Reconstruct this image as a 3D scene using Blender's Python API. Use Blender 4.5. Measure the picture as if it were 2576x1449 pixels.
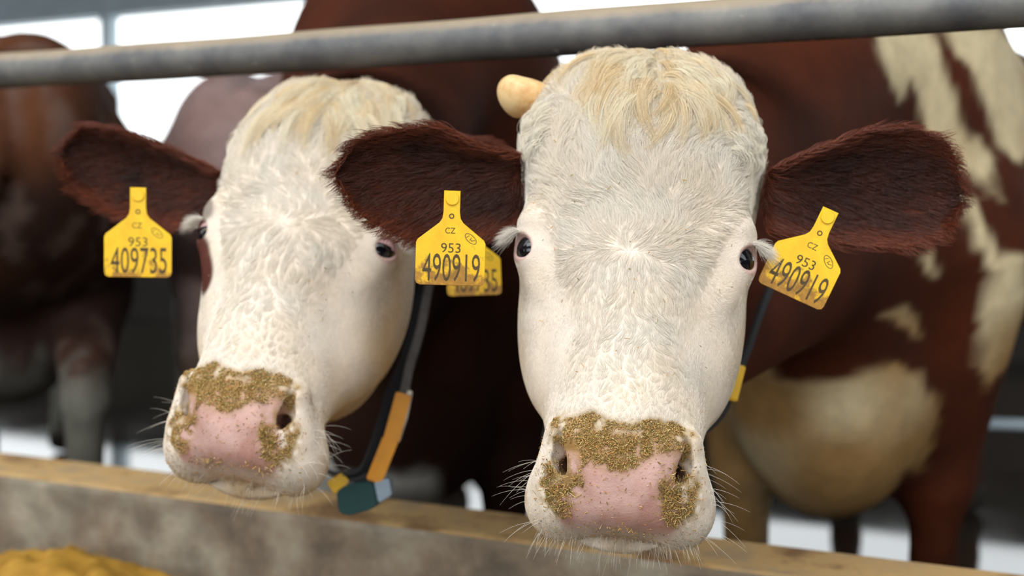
import bpy, bmesh, math, random
import numpy as np
from mathutils import Vector, Matrix
from mathutils.bvhtree import BVHTree

random.seed(7)
rng = np.random.default_rng(11)
for o in list(bpy.data.objects):
    bpy.data.objects.remove(o)
SC = bpy.context.scene
COL = SC.collection
D2R = math.pi / 180


def lin(r, g, b, a=1.0):
    def c(v):
        v /= 255.0
        return v / 12.92 if v <= 0.04045 else ((v + 0.055) / 1.055) ** 2.4
    return (c(r), c(g), c(b), a)


# ------------------------------------------------------------------ camera
FPX = 2862.0
cam_d = bpy.data.cameras.new('camera')
cam_d.sensor_width = 36.0
cam_d.lens = FPX / 2576.0 * 36.0
cam = bpy.data.objects.new('camera', cam_d)
COL.objects.link(cam)
cam.location = (0, 0, 1.0)
cam.rotation_euler = (math.pi / 2 - math.atan(204.5 / FPX), 0, 0)
cam_d.clip_start = 0.05
cam_d.dof.use_dof = True
cam_d.dof.focus_distance = 1.12
cam_d.dof.aperture_fstop = 2.7
SC.camera = cam

# ------------------------------------------------------------------ world
W = bpy.data.worlds.new('overcast_sky')
SC.world = W
W.use_nodes = True
wn = W.node_tree.nodes
wn['Background'].inputs[0].default_value = (0.93, 0.98, 1.0, 1)
wn['Background'].inputs[1].default_value = 2.6


def area(name, loc, target, sx, sy, power, col):
    d = bpy.data.lights.new(name, 'AREA')
    d.shape = 'RECTANGLE'
    d.size, d.size_y, d.energy, d.color = sx, sy, power, col
    o = bpy.data.objects.new(name, d)
    COL.objects.link(o)
    o.location = loc
    v = Vector(target) - Vector(loc)
    o.rotation_euler = v.to_track_quat('-Z', 'Y').to_euler()
    return o


# daylight through the open long side of the barn behind the camera, and the ridge skylight over the feed alley
area('open_side_daylight', (-2.4, -4.3, 2.5), (0.1, 1.2, 0.9), 6.0, 1.6, 55, (0.95, 0.98, 1.0))
area('ridge_skylight', (-0.8, -0.9, 3.35), (-0.1, 1.2, 0.8), 5.0, 1.0, 85, (1.0, 0.985, 0.95))

vs = SC.view_settings
vs.view_transform = 'Standard'
vs.look = 'None'
vs.exposure = 0.05
vs.gamma = 1.0
vs.use_curve_mapping = False
SC.cycles.max_bounces = 6
SC.cycles.diffuse_bounces = 3
SC.cycles.glossy_bounces = 3
SC.cycles.transmission_bounces = 2
SC.cycles.transparent_max_bounces = 6
SC.cycles.sample_clamp_indirect = 4.0
SC.cycles.caustics_reflective = False
SC.cycles.caustics_refractive = False


# ------------------------------------------------------------------ helpers
def link(o, parent=None):
    COL.objects.link(o)
    if parent:
        o.parent = parent
    return o


def tag(o, label=None, cat=None, group=None, kind=None):
    for k, v in (('label', label), ('category', cat), ('group', group), ('kind', kind)):
        if v:
            o[k] = v
    return o


def empty(name, loc=(0, 0, 0)):
    o = bpy.data.objects.new(name, None)
    o.empty_display_size = 0.05
    o.location = loc
    link(o)
    return o


def mesh_obj(name, verts, faces, mat=None, parent=None, smooth=True, col=None):
    me = bpy.data.meshes.new(name)
    verts = np.asarray(verts, dtype=np.float32)
    if isinstance(faces, np.ndarray):
        n, k = faces.shape
        me.vertices.add(len(verts))
        me.vertices.foreach_set('co', verts.ravel())
        me.loops.add(n * k)
        me.loops.foreach_set('vertex_index', faces.astype(np.int32).ravel())
        me.polygons.add(n)
        me.polygons.foreach_set('loop_start', np.arange(0, n * k, k, dtype=np.int32))
        me.update(calc_edges=True)
    else:
        me.from_pydata([tuple(v) for v in verts], [], faces)
    if smooth:
        me.polygons.foreach_set('use_smooth', np.ones(len(me.polygons), dtype=bool))
    if col is not None:
        a = me.attributes.new('Col', 'FLOAT_COLOR', 'POINT')
        a.data.foreach_set('color', np.asarray(col, dtype=np.float32).ravel())
    if mat:
        me.materials.append(mat)
    o = bpy.data.objects.new(name, me)
    if parent is not None:
        o.parent = parent
        o.matrix_parent_inverse = Matrix.Translation(-Vector(parent.location))
    COL.objects.link(o)
    return o


def bm_obj(name, bm, mat=None, parent=None, smooth=False):
    me = bpy.data.meshes.new(name)
    bm.to_mesh(me)
    bm.free()
    if smooth:
        me.polygons.foreach_set('use_smooth', np.ones(len(me.polygons), dtype=bool))
    if mat:
        me.materials.append(mat)
    o = bpy.data.objects.new(name, me)
    if parent is not None:
        o.parent = parent
        o.matrix_parent_inverse = Matrix.Translation(-Vector(parent.location))
    COL.objects.link(o)
    return o


def hair_obj(name, pts, rad, col, mat, parent):
    """pts (N,K,3) world, rad (N,K) or (K,), col (N,3)"""
    N, K, _ = pts.shape
    hc = bpy.data.hair_curves.new(name)
    hc.add_curves([K] * N)
    hc.attributes['position'].data.foreach_set('vector', np.ascontiguousarray(pts, dtype=np.float32).ravel())
    r = np.broadcast_to(rad, (N, K)).astype(np.float32)
    ra = hc.attributes.get('radius') or hc.attributes.new('radius', 'FLOAT', 'POINT')
    ra.data.foreach_set('value', np.ascontiguousarray(r).ravel())
    ca = hc.attributes.new('Col', 'FLOAT_COLOR', 'POINT')
    c4 = np.ones((N, K, 4), dtype=np.float32)
    c4[:, :, :3] = col[:, None, :]
    ca.data.foreach_set('color', c4.ravel())
    hc.materials.append(mat)
    o = bpy.data.objects.new(name, hc)
    if parent is not None:
        o.parent = parent
        o.matrix_parent_inverse = Matrix.Translation(-Vector(parent.location))
    COL.objects.link(o)
    o['kind'] = 'stuff'
    return o


def sstep(a, b, x):
    t = np.clip((x - a) / (b - a), 0, 1)
    return t * t * (3 - 2 * t)


_perm = np.random.default_rng(3).random(65536).astype(np.float32)


def vnoise(x, y, z=None, seed=0):
    """value noise 0..1"""
    if z is None:
        z = np.zeros_like(x)
    xi, yi, zi = np.floor(x).astype(np.int64), np.floor(y).astype(np.int64), np.floor(z).astype(np.int64)
    fx, fy, fz = x - xi, y - yi, z - zi
    fx, fy, fz = fx * fx * (3 - 2 * fx), fy * fy * (3 - 2 * fy), fz * fz * (3 - 2 * fz)

    def h(a, b, c):
        return _perm[((a * 73856093) ^ (b * 19349663) ^ (c * 83492791) ^ (seed * 2654435)) & 65535]
    r = 0
    for dx in (0, 1):
        for dy in (0, 1):
            for dz in (0, 1):
                wgt = (fx if dx else 1 - fx) * (fy if dy else 1 - fy) * (fz if dz else 1 - fz)
                r = r + wgt * h(xi + dx, yi + dy, zi + dz)
    return r


# ------------------------------------------------------------------ materials
def new_mat(name):
    m = bpy.data.materials.new(name)
    m.use_nodes = True
    nt = m.node_tree
    b = nt.nodes['Principled BSDF']
    return m, nt, b


def N(nt, typ, **kw):
    n = nt.nodes.new(typ)
    for k, v in kw.items():
        setattr(n, k, v)
    return n


def noise_node(nt, scale, detail=4.0, rough=0.6, coord='Object', stretch=None):
    tc = N(nt, 'ShaderNodeTexCoord')
    nz = N(nt, 'ShaderNodeTexNoise')
    nz.inputs['Scale'].default_value = scale
    nz.inputs['Detail'].default_value = detail
    nz.inputs['Roughness'].default_value = rough
    if stretch:
        mp = N(nt, 'ShaderNodeMapping')
        mp.inputs['Scale'].default_value = stretch
        nt.links.new(tc.outputs[coord], mp.inputs['Vector'])
        nt.links.new(mp.outputs[0], nz.inputs['Vector'])
    else:
        nt.links.new(tc.outputs[coord], nz.inputs['Vector'])
    return nz


def ramp(nt, src, stops):
    r = N(nt, 'ShaderNodeValToRGB')
    els = r.color_ramp.elements
    while len(els) < len(stops):
        els.new(0.5)
    for e, (p, c) in zip(els, stops):
        e.position = p
        e.color = c if len(c) == 4 else (*c, 1)
    nt.links.new(src, r.inputs[0])
    return r


def mixc(nt, fac, a, b, mode='MIX'):
    m = N(nt, 'ShaderNodeMix', data_type='RGBA', blend_type=mode)
    if hasattr(fac, 'node'):
        nt.links.new(fac, m.inputs[0])
    else:
        m.inputs[0].default_value = fac
    for s, v in ((6, a), (7, b)):
        if hasattr(v, 'node'):
            nt.links.new(v, m.inputs[s])
        else:
            m.inputs[s].default_value = v
    return m.outputs[2]


def bump(nt, b, src, strength, dist):
    bp = N(nt, 'ShaderNodeBump')
    bp.inputs['Strength'].default_value = strength
    bp.inputs['Distance'].default_value = dist
    nt.links.new(src, bp.inputs['Height'])
    nt.links.new(bp.outputs[0], b.inputs['Normal'])
    return bp


def mat_coat(name='cow_coat'):
    m, nt, b = new_mat(name)
    at = N(nt, 'ShaderNodeAttribute', attribute_name='Col')
    nz = noise_node(nt, 22, 5, 0.65)
    v = ramp(nt, nz.outputs[0], [(0.3, (0.82, 0.82, 0.82)), (0.7, (1.12, 1.12, 1.12))])
    c = mixc(nt, 1.0, at.outputs['Color'], v.outputs[0], 'MULTIPLY')
    nt.links.new(c, b.inputs['Base Color'])
    # alpha of the colour attribute marks bare wet nose skin
    mr = N(nt, 'ShaderNodeMapRange')
    mr.inputs[3].default_value = 0.75
    mr.inputs[4].default_value = 0.42
    nt.links.new(at.outputs['Alpha'], mr.inputs[0])
    nt.links.new(mr.outputs[0], b.inputs['Roughness'])
    fine = noise_node(nt, 420, 3, 0.6)
    bump(nt, b, fine.outputs[0], 0.35, 0.002)
    b.inputs['Specular IOR Level'].default_value = 0.15
    return m


def mat_hair(name, rough=0.55, spec=0.35):
    m, nt, b = new_mat(name)
    at = N(nt, 'ShaderNodeAttribute', attribute_name='Col')
    nt.links.new(at.outputs['Color'], b.inputs['Base Color'])
    b.inputs['Roughness'].default_value = rough
    b.inputs['Specular IOR Level'].default_value = spec
    return m


def mat_plain(name, col, rough=0.5, nscale=None, namp=0.15, spec=0.5, metal=0.0, bumpd=0.0):
    m, nt, b = new_mat(name)
    b.inputs['Roughness'].default_value = rough
    b.inputs['Specular IOR Level'].default_value = spec
    b.inputs['Metallic'].default_value = metal
    if nscale:
        nz = noise_node(nt, nscale, 5, 0.6)
        r = ramp(nt, nz.outputs[0], [(0.3, tuple(c * (1 - namp) for c in col[:3])), (0.7, tuple(min(1, c * (1 + namp)) for c in col[:3]))])
        nt.links.new(r.outputs[0], b.inputs['Base Color'])
        if bumpd:
            bump(nt, b, nz.outputs[0], 0.6, bumpd)
    else:
        b.inputs['Base Color'].default_value = col
    return m


M_COAT = mat_coat()
M_FUR = mat_hair('white_fur', 0.7, 0.12)
M_BFUR = mat_hair('brown_fur', 0.45, 0.4)
M_EYE = mat_plain('eyeball_dark', (0.004, 0.004, 0.006, 1), 0.04, spec=0.6)
M_LID = mat_plain('eyelid_skin', lin(188, 150, 150), 0.45, 60, 0.12)
M_HORN = None


# ------------------------------------------------------------------ barn: structure
YAW = math.atan(0.4452)          # the feed barrier runs away to the left
FD = Vector((math.cos(YAW), -math.sin(YAW), 0))   # along the barrier, to the right
FN = Vector((math.sin(YAW), math.cos(YAW), 0))    # away from the camera, into the pen


def fence_pt(u, v, z):
    """u along the barrier, v into the pen measured from the barrier plane, z up"""
    p = Vector((0, 1.60, 0)) + FD * u + FN * v
    return Vector((p.x, p.y, z))


def box_bm(bm, u0, u1, v0, v1, z0, z1, nu=1, nz=1):
    vs_ = [bm.verts.new(fence_pt(u, v, z)) for u in (u0, u1) for v in (v0, v1) for z in (z0, z1)]
    for f in ((0, 1, 3, 2), (4, 6, 7, 5), (0, 4, 5, 1), (2, 3, 7, 6), (0, 2, 6, 4), (1, 5, 7, 3)):
        bm.faces.new([vs_[i] for i in f])
    return vs_


def struct_box(name, args_list, mat, label=None, bev=0.0):
    bm = bmesh.new()
    for a in args_list:
        box_bm(bm, *a)
    bmesh.ops.recalc_face_normals(bm, faces=bm.faces)
    if bev:
        bmesh.ops.bevel(bm, geom=bm.edges[:], offset=bev, segments=2, affect='EDGES', profile=0.6)
    o = bm_obj(name, bm, mat)
    return tag(o, label, None, None, 'structure')


def mat_concrete():
    m, nt, b = new_mat('stained_concrete')
    n1 = noise_node(nt, 3.2, 6, 0.62)
    n2 = noise_node(nt, 11, 5, 0.6)
    r1 = ramp(nt, n1.outputs[0], [(0.32, lin(80, 72, 64)[:3]), (0.46, lin(132, 116, 98)[:3]), (0.56, lin(158, 148, 130)[:3]), (0.68, lin(126, 104, 80)[:3])])
    r2 = ramp(nt, n2.outputs[0], [(0.34, (0.62, 0.62, 0.63)), (0.6, (1.05, 1.05, 1.05))])
    base = mixc(nt, 1.0, r1.outputs[0], r2.outputs[0], 'MULTIPLY')
    # feed dust and crumbs lying on the horizontal top
    geo = N(nt, 'ShaderNodeNewGeometry')
    sx = N(nt, 'ShaderNodeSeparateXYZ')
    nt.links.new(geo.outputs['Normal'], sx.inputs[0])
    up = ramp(nt, sx.outputs[2], [(0.5, (0, 0, 0)), (0.85, (1, 1, 1))])
    n3 = noise_node(nt, 7, 6, 0.65)
    dust = ramp(nt, n3.outputs[0], [(0.36, lin(140, 106, 70)[:3]), (0.5, lin(206, 168, 112)[:3]), (0.68, lin(176, 150, 116)[:3])])
    c = mixc(nt, up.outputs[0], base, dust.outputs[0])
    nt.links.new(c, b.inputs['Base Color'])
    b.inputs['Roughness'].default_value = 0.85
    bump(nt, b, n2.outputs[0], 0.6, 0.01)
    return m


def mat_floor():
    m, nt, b = new_mat('wet_slurry_floor')
    n1 = noise_node(nt, 1.7, 6, 0.6)
    c = ramp(nt, n1.outputs[0], [(0.35, lin(40, 34, 28)[:3]), (0.65, lin(66, 58, 50)[:3])])
    nt.links.new(c.outputs[0], b.inputs['Base Color'])
    r = ramp(nt, n1.outputs[0], [(0.3, (0.03, 0.03, 0.03)), (0.7, (0.09, 0.09, 0.09))])
    nt.links.new(r.outputs[0], b.inputs['Roughness'])
    n2 = noise_node(nt, 9, 3, 0.5)
    bump(nt, b, n2.outputs[0], 0.02, 0.003)
    b.inputs['IOR'].default_value = 1.7
    return m


M_CONC = mat_concrete()
M_FLOOR = mat_floor()
M_STEEL = mat_plain('grey_steel', lin(205, 222, 232), 0.6, 3, 0.12)
M_WALL = mat_plain('dark_wall_board', lin(70, 66, 62), 0.85, 2, 0.2)
M_ROOF = mat_plain('roof_sheet', lin(120, 128, 132), 0.7, 1.5, 0.1)
M_ALLEY = mat_plain('alley_concrete', lin(98, 90, 78), 0.9, 4, 0.2, bumpd=0.01)

struct_box('floor', [(-9, 9, 0.14, 10.5, -0.12, 0.0)], M_FLOOR, 'wet slurry covered concrete floor of the cow pen behind the curb')
struct_box('trim_1', [(-9, 9, -7.5, 0.0, -0.12, 0.10)], M_ALLEY, 'concrete floor of the feed alley in front of the curb')
struct_box('wall_front', [(-6, 6, 0.0, 0.145, -0.1, 0.522)], M_CONC, 'low stained concrete feed curb in front of the cows', 0.012)
UW0, UW1 = -6.25, -5.55      # low bright opening in the back wall
struct_box('wall_back', [(-9, UW0, 6.6, 6.75, 0.0, 1.24), (UW1, 9, 6.6, 6.75, 0.0, 1.24), (UW0, UW1, 6.6, 6.75, 0.68, 1.24)], M_WALL,
           'dark lower wall of the barn below the open windows')
struct_box('trim_2', [(-9, 9, 6.55, 6.75, 2.72, 3.2)], M_STEEL, 'blue grey steel header beam above the open windows')
for k, u in enumerate((-8.9, -6.96, 4.2, 6.6)):
    struct_box('trim_%d' % (3 + k), [(u - 0.05, u + 0.05, 6.56, 6.70, 1.24, 2.72)], M_STEEL, 'slim blue grey steel post between window openings')
struct_box('wall_left', [(-9.1, -9, -7.5, 7.0, 0.0, 3.3)], M_WALL, 'unseen dark end wall added to cut side light')  # unseen end wall, added dark to cut ambient light from the side
struct_box('wall_right', [(9, 9.1, -7.5, 7.0, 0.0, 3.3)], M_WALL, 'unseen dark end wall added to cut side light')  # its added counterpart, keeping stray light out on the right
struct_box('wall_opposite', [(-9, 9, -7.6, -7.5, 0.0, 1.3)], M_WALL, 'unseen low wall across the feed alley, added to limit sky light')  # out of view, added so less low sky light enters
struct_box('ceiling', [(-9, 9, -0.6, 7.2, 3.4, 3.48), (-9, 9, -7.6, -2.6, 3.4, 3.48)], M_ROOF, 'grey sheet roof over the cow pen')

# ------------------------------------------------------------------ implicit surfaces
F32 = np.float32


def ell(x, y, z, c, r):
    px, py, pz = x - F32(c[0]), y - F32(c[1]), z - F32(c[2])
    a, b, d = px / F32(r[0]), py / F32(r[1]), pz / F32(r[2])
    k0 = np.sqrt(a * a + b * b + d * d) + F32(1e-6)
    k1 = np.sqrt((a / F32(r[0])) ** 2 + (b / F32(r[1])) ** 2 + (d / F32(r[2])) ** 2) + F32(1e-6)
    return k0 * (k0 - 1) / k1


def rcone(x, y, z, a, b, ra, rb):
    a, b = np.asarray(a, float), np.asarray(b, float)
    ba = b - a
    L = float(ba @ ba)
    h = np.clip(((x - F32(a[0])) * F32(ba[0]) + (y - F32(a[1])) * F32(ba[1]) + (z - F32(a[2])) * F32(ba[2])) / F32(L), 0, 1)
    dx = x - F32(a[0]) - h * F32(ba[0])
    dy = y - F32(a[1]) - h * F32(ba[1])
    dz = z - F32(a[2]) - h * F32(ba[2])
    return np.sqrt(dx * dx + dy * dy + dz * dz) - (F32(ra) + h * F32(rb - ra))


def smin(a, b, k):
    h = np.clip(F32(0.5) + F32(0.5 / k) * (b - a), 0, 1)
    return b + (a - b) * h - F32(k) * h * (1 - h)


def smax(a, b, k):
    return -smin(-a, -b, k)


def grow_axis(lo, hi, flo, fhi, h, hmax, g=1.16):
    mid = list(np.arange(flo, fhi + h * 0.5, h))
    s, v = h, mid[-1]
    while v < hi:
        s = min(s * g, hmax)
        v += s
        mid.append(v)
    s, v = h, mid[0]
    pre = []
    while v > lo:
        s = min(s * g, hmax)
        v -= s
        pre.append(v)
    return np.array(pre[::-1] + mid, dtype=np.float32)


def surface_nets(fn, xs, ys, zs, step=4, band=1.25):
    """sparse evaluation of fn on a rectilinear grid, then naive surface nets"""
    def pad(a):
        n = (len(a) - 1 + step - 1) // step * step + 1
        d = a[-1] - a[-2]
        return np.concatenate([a, a[-1] + d * np.arange(1, n - len(a) + 1, dtype=np.float32)])
    xs, ys, zs = pad(xs), pad(ys), pad(zs)
    cx, cy, cz = xs[::step], ys[::step], zs[::step]
    X, Y, Z = np.meshgrid(cx, cy, cz, indexing='ij')
    C = fn(X.ravel(), Y.ravel(), Z.ravel()).reshape(X.shape)
    bx, by, bz = np.diff(cx), np.diff(cy), np.diff(cz)
    diag = np.sqrt(bx[:, None, None] ** 2 + by[None, :, None] ** 2 + bz[None, None, :] ** 2)
    mn = np.full(diag.shape, 1e9, np.float32)
    for i in (0, 1):
        for j in (0, 1):
            for k in (0, 1):
                mn = np.minimum(mn, np.abs(C[i:C.shape[0] - 1 + i, j:C.shape[1] - 1 + j, k:C.shape[2] - 1 + k]))
    near = mn < diag * band
    D = np.repeat(np.repeat(np.repeat(C, step, 0), step, 1), step, 2)[:len(xs), :len(ys), :len(zs)].astype(np.float32)
    nm = np.zeros(D.shape, bool)
    nb = np.repeat(np.repeat(np.repeat(near, step, 0), step, 1), step, 2)
    a, b, c = nb.shape
    for i in (0, 1):
        for j in (0, 1):
            for k in (0, 1):
                nm[i:i + a, j:j + b, k:k + c] |= nb
    ii, jj, kk = np.nonzero(nm)
    D[ii, jj, kk] = fn(xs[ii], ys[jj], zs[kk])
    S = D < 0
    nx, ny, nz = S.shape
    cnt = np.zeros((nx - 1, ny - 1, nz - 1), np.uint8)
    for i in (0, 1):
        for j in (0, 1):
            for k in (0, 1):
                cnt += S[i:nx - 1 + i, j:ny - 1 + j, k:nz - 1 + k]
    act = (cnt > 0) & (cnt < 8)
    ci, cj, ck = np.nonzero(act)
    n = len(ci)
    vid = np.full(act.shape, -1, np.int32)
    vid[ci, cj, ck] = np.arange(n)
    acc = np.zeros((n, 3), np.float64)
    num = np.zeros(n)
    corners = [(i, j, k) for i in (0, 1) for j in (0, 1) for k in (0, 1)]
    for A in corners:
        for ax in range(3):
            if A[ax]:
                continue
            Bc = list(A)
            Bc[ax] = 1
            da = D[ci + A[0], cj + A[1], ck + A[2]]
            db = D[ci + Bc[0], cj + Bc[1], ck + Bc[2]]
            m = (da < 0) != (db < 0)
            t = np.where(m, da / np.where(m, da - db, 1), 0)
            pa = np.stack([xs[ci + A[0]], ys[cj + A[1]], zs[ck + A[2]]], 1)
            pb = np.stack([xs[ci + Bc[0]], ys[cj + Bc[1]], zs[ck + Bc[2]]], 1)
            acc += np.where(m[:, None], pa + (pb - pa) * t[:, None], 0)
            num += m
    V = acc / num[:, None]
    faces = []
    for ax in range(3):
        sl0, sl1 = [slice(None)] * 3, [slice(None)] * 3
        sl0[ax], sl1[ax] = slice(0, -1), slice(1, None)
        s0, s1 = S[tuple(sl0)], S[tuple(sl1)]
        e = s0 != s1
        i, j, k = np.nonzero(e)
        o1, o2 = [a for a in range(3) if a != ax]
        ix = [i, j, k]
        lim = act.shape
        ok = (ix[o1] >= 1) & (ix[o2] >= 1) & (ix[o1] < lim[o1]) & (ix[o2] < lim[o2])
        i, j, k = i[ok], j[ok], k[ok]
        sgn = s0[i, j, k]
        q = []
        for (u, v) in ((1, 1), (0, 1), (0, 0), (1, 0)):
            idx = [i.copy(), j.copy(), k.copy()]
            idx[o1] = idx[o1] - u
            idx[o2] = idx[o2] - v
            q.append(vid[idx[0], idx[1], idx[2]])
        q = np.stack(q, 1)
        if ax == 1:
            sgn = ~sgn
        q[~sgn] = q[~sgn][:, ::-1]
        faces.append(q)
    Fc = np.concatenate(faces)
    Fc = Fc[(Fc >= 0).all(1)]
    return V, Fc


def smooth_mesh(V, Fc, it, lam=0.5, mu=-0.52):
    e = np.concatenate([Fc[:, [0, 1]], Fc[:, [1, 2]], Fc[:, [2, 3]], Fc[:, [3, 0]]])
    e = np.concatenate([e, e[:, ::-1]])
    deg = np.bincount(e[:, 0], minlength=len(V)).astype(float)
    deg[deg == 0] = 1
    for k in range(it):
        for f in (lam, mu):
            a = np.stack([np.bincount(e[:, 0], V[e[:, 1], c], len(V)) for c in range(3)], 1) / deg[:, None]
            V = V + f * (a - V)
    return V


def vert_normals(V, Fc):
    n = np.cross(V[Fc[:, 2]] - V[Fc[:, 0]], V[Fc[:, 3]] - V[Fc[:, 1]])
    o = np.zeros_like(V)
    for k in range(4):
        for c in range(3):
            o[:, c] += np.bincount(Fc[:, k], n[:, c], len(V))
    return o / (np.linalg.norm(o, axis=1, keepdims=True) + 1e-12)


# ------------------------------------------------------------------ head
def smooth_table(zk, vk, sig=0.014):
    zz = np.linspace(-0.36, 0.36, 721)
    v = np.interp(zz, zk, vk)
    k = np.exp(-0.5 * (np.arange(-60, 61) * 0.001 / sig) ** 2)
    k /= k.sum()
    return zz, np.convolve(np.pad(v, 60, mode='edge'), k, 'valid')


ZK = [-0.33, -0.29, -0.25, -0.20, -0.15, -0.10, -0.05, 0.0, 0.05, 0.10, 0.15, 0.19, 0.225, 0.25, 0.27]
WK = [0.050, 0.066, 0.074, 0.080, 0.092, 0.107, 0.118, 0.121, 0.126, 0.131, 0.130, 0.117, 0.090, 0.058, 0.02]
YD = [-0.075, -0.055, -0.024, -0.006, -0.004, -0.003, -0.001, 0.0, 0.006, 0.008, 0.002, -0.012, -0.030, -0.048, -0.07]
YV = [-0.12, -0.128, -0.136, -0.158, -0.205, -0.240, -0.252, -0.248, -0.225, -0.22, -0.21, -0.20, -0.19, -0.175, -0.15]
TW, TD, TV = smooth_table(ZK, WK), smooth_table(ZK, YD), smooth_table(ZK, YV)


def head_sdf(x, y, z, opt):
    ax = np.abs(x)
    w = np.interp(z, *TW).astype(F32)
    yd = np.interp(z, *TD).astype(F32)
    yv = np.interp(z, *TV).astype(F32)
    yc, h = (yd + yv) / 2, (yd - yv) / 2
    # narrower towards the jaw, and a narrower nose bridge in front below the eyes
    s = np.clip((yc - y) / h, 0, 1)
    fr = np.clip((y - yc) / h, 0, 1)
    br = sstep(0.02, -0.09, z).astype(F32) * sstep(-0.22, -0.15, z).astype(F32)
    we = w * (1 - F32(0.28) * s * s) * (1 - F32(0.20) * br * fr)
    p = F32(2.7)
    k = (np.abs(ax / we) ** p + np.abs((y - yc) / h) ** p) ** (1 / p) + F32(1e-5)
    r = np.sqrt(ax * ax + (y - yc) ** 2)
    d = np.where(k > 0.05, r * (1 - 1 / np.maximum(k, 0.05)), -0.05).astype(F32)
    d = smax(d, np.abs(z - F32(-0.012)) - F32(0.278), 0.06)
    # forehead dome and the frontal bumps
    d = smin(d, ell(ax, y, z, (0.0, -0.075, 0.12), (0.134, 0.088, 0.125)), 0.03)
    d = smin(d, ell(ax, y, z, (0.05, -0.085, 0.200), (0.06, 0.06, 0.045)), 0.04)
    # brow ridge / orbit
    d = smin(d, ell(ax, y, z, (0.095, -0.050, 0.014), (0.031, 0.036, 0.060)), 0.028)
    d = smin(d, ell(ax, y, z, (0.101, -0.034, 0.028), (0.024, 0.022, 0.014)), 0.016)
    d = smin(d, ell(ax, y, z, (0.107, -0.042, -0.002), (0.0228, 0.0232, 0.0222)), 0.012)
    # hollow of the temple behind and above the eye, tear hollow below and inside it
    d = smax(d, -ell(ax, y, z, (0.150, -0.052, 0.085), (0.018, 0.035, 0.035)), 0.03)
    d = smax(d, -ell(ax, y, z, (0.107, 0.008, -0.066), (0.032, 0.030, 0.066)), 0.028)
    # nasal bridge
    d = smin(d, rcone(ax, y, z, (0, -0.040, 0.0), (0, -0.042, -0.19), 0.044, 0.044), 0.03)
    # cheek muscle
    d = smin(d, ell(ax, y, z, (0.084, -0.125, -0.055), (0.036, 0.075, 0.095)), 0.035)
    # jaw branch and throat
    d = smin(d, ell(ax, y, z, (0.055, -0.185, 0.0), (0.05, 0.055, 0.09)), 0.04)
    # muzzle: broad pad, upper-lip lobes, chin
    d = smin(d, ell(ax, y, z, (0, -0.062, -0.232), (0.078, 0.056, 0.048)), 0.025)
    d = smin(d, ell(ax, y, z, (0.060, -0.088, -0.260), (0.038, 0.050, 0.041)), 0.022)
    d = smin(d, ell(ax, y, z, (0, -0.060, -0.266), (0.062, 0.038, 0.028)), 0.02)
    # nostril wings and the bare pad between them
    d = smin(d, rcone(ax, y, z, (0.066, -0.028, -0.206), (0.072, -0.052, -0.248), 0.013, 0.014), 0.012)
    d = smin(d, rcone(ax, y, z, (0.046, -0.020, -0.214), (0.024, -0.032, -0.246), 0.014, 0.017), 0.014)
    # mouth line between upper lip and chin
    chin = ell(ax, y, z, (0, -0.116, -0.258), (0.070, 0.034, 0.047))
    ml = rcone(ax, y, z, (0.0, -0.096, -0.310), (0.072, -0.118, -0.268), 0.006, 0.006)
    ml = np.minimum(ml, rcone(ax, y, z, (0.072, -0.118, -0.268), (0.082, -0.125, -0.19), 0.006, 0.004))
    d = smin(d, chin, 0.008)
    d = smax(d, -ml, 0.006)
    # nostrils: a comma from the outer top sweeping in and down
    n = rcone(ax, y, z, (0.0640, -0.012, -0.205), (0.0585, -0.027, -0.231), 0.0042, 0.0092)
    n = smin(n, rcone(ax, y, z, (0.0585, -0.027, -0.231), (0.0400, -0.040, -0.252), 0.0102, 0.0075), 0.005)
    n = smin(n, rcone(ax, y, z, (0.0525, -0.034, -0.240), (0.047, -0.085, -0.215), 0.011, 0.010), 0.005)
    d = smax(d, -n, 0.0035)
    # opening of the eye
    eu = (ax - F32(0.1245)) * F32(0.77) + (y + F32(0.0275)) * F32(0.64)
    ev = -(ax - F32(0.1245)) * F32(0.64) + (y + F32(0.0275)) * F32(0.77)
    d = smax(d, -ell(eu, ev, z + F32(0.25) * ev, (0, 0, -0.002), (0.011, 0.0180, 0.0138)), 0.003)
    return d


def ellx(a):
    return np.asarray(a, float)


class Cow:
    pass


def euler_R(rx, ry, rz):
    cx, sx, cy, sy, cz, sz = math.cos(rx), math.sin(rx), math.cos(ry), math.sin(ry), math.cos(rz), math.sin(rz)
    Rx = np.array([[1, 0, 0], [0, cx, -sx], [0, sx, cx]])
    Ry = np.array([[cy, 0, sy], [0, 1, 0], [-sy, 0, cy]])
    Rz = np.array([[cz, -sz, 0], [sz, cz, 0], [0, 0, 1]])
    return Ry @ Rz @ Rx @ np.diag([1.0, -1.0, 1.0])


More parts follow.
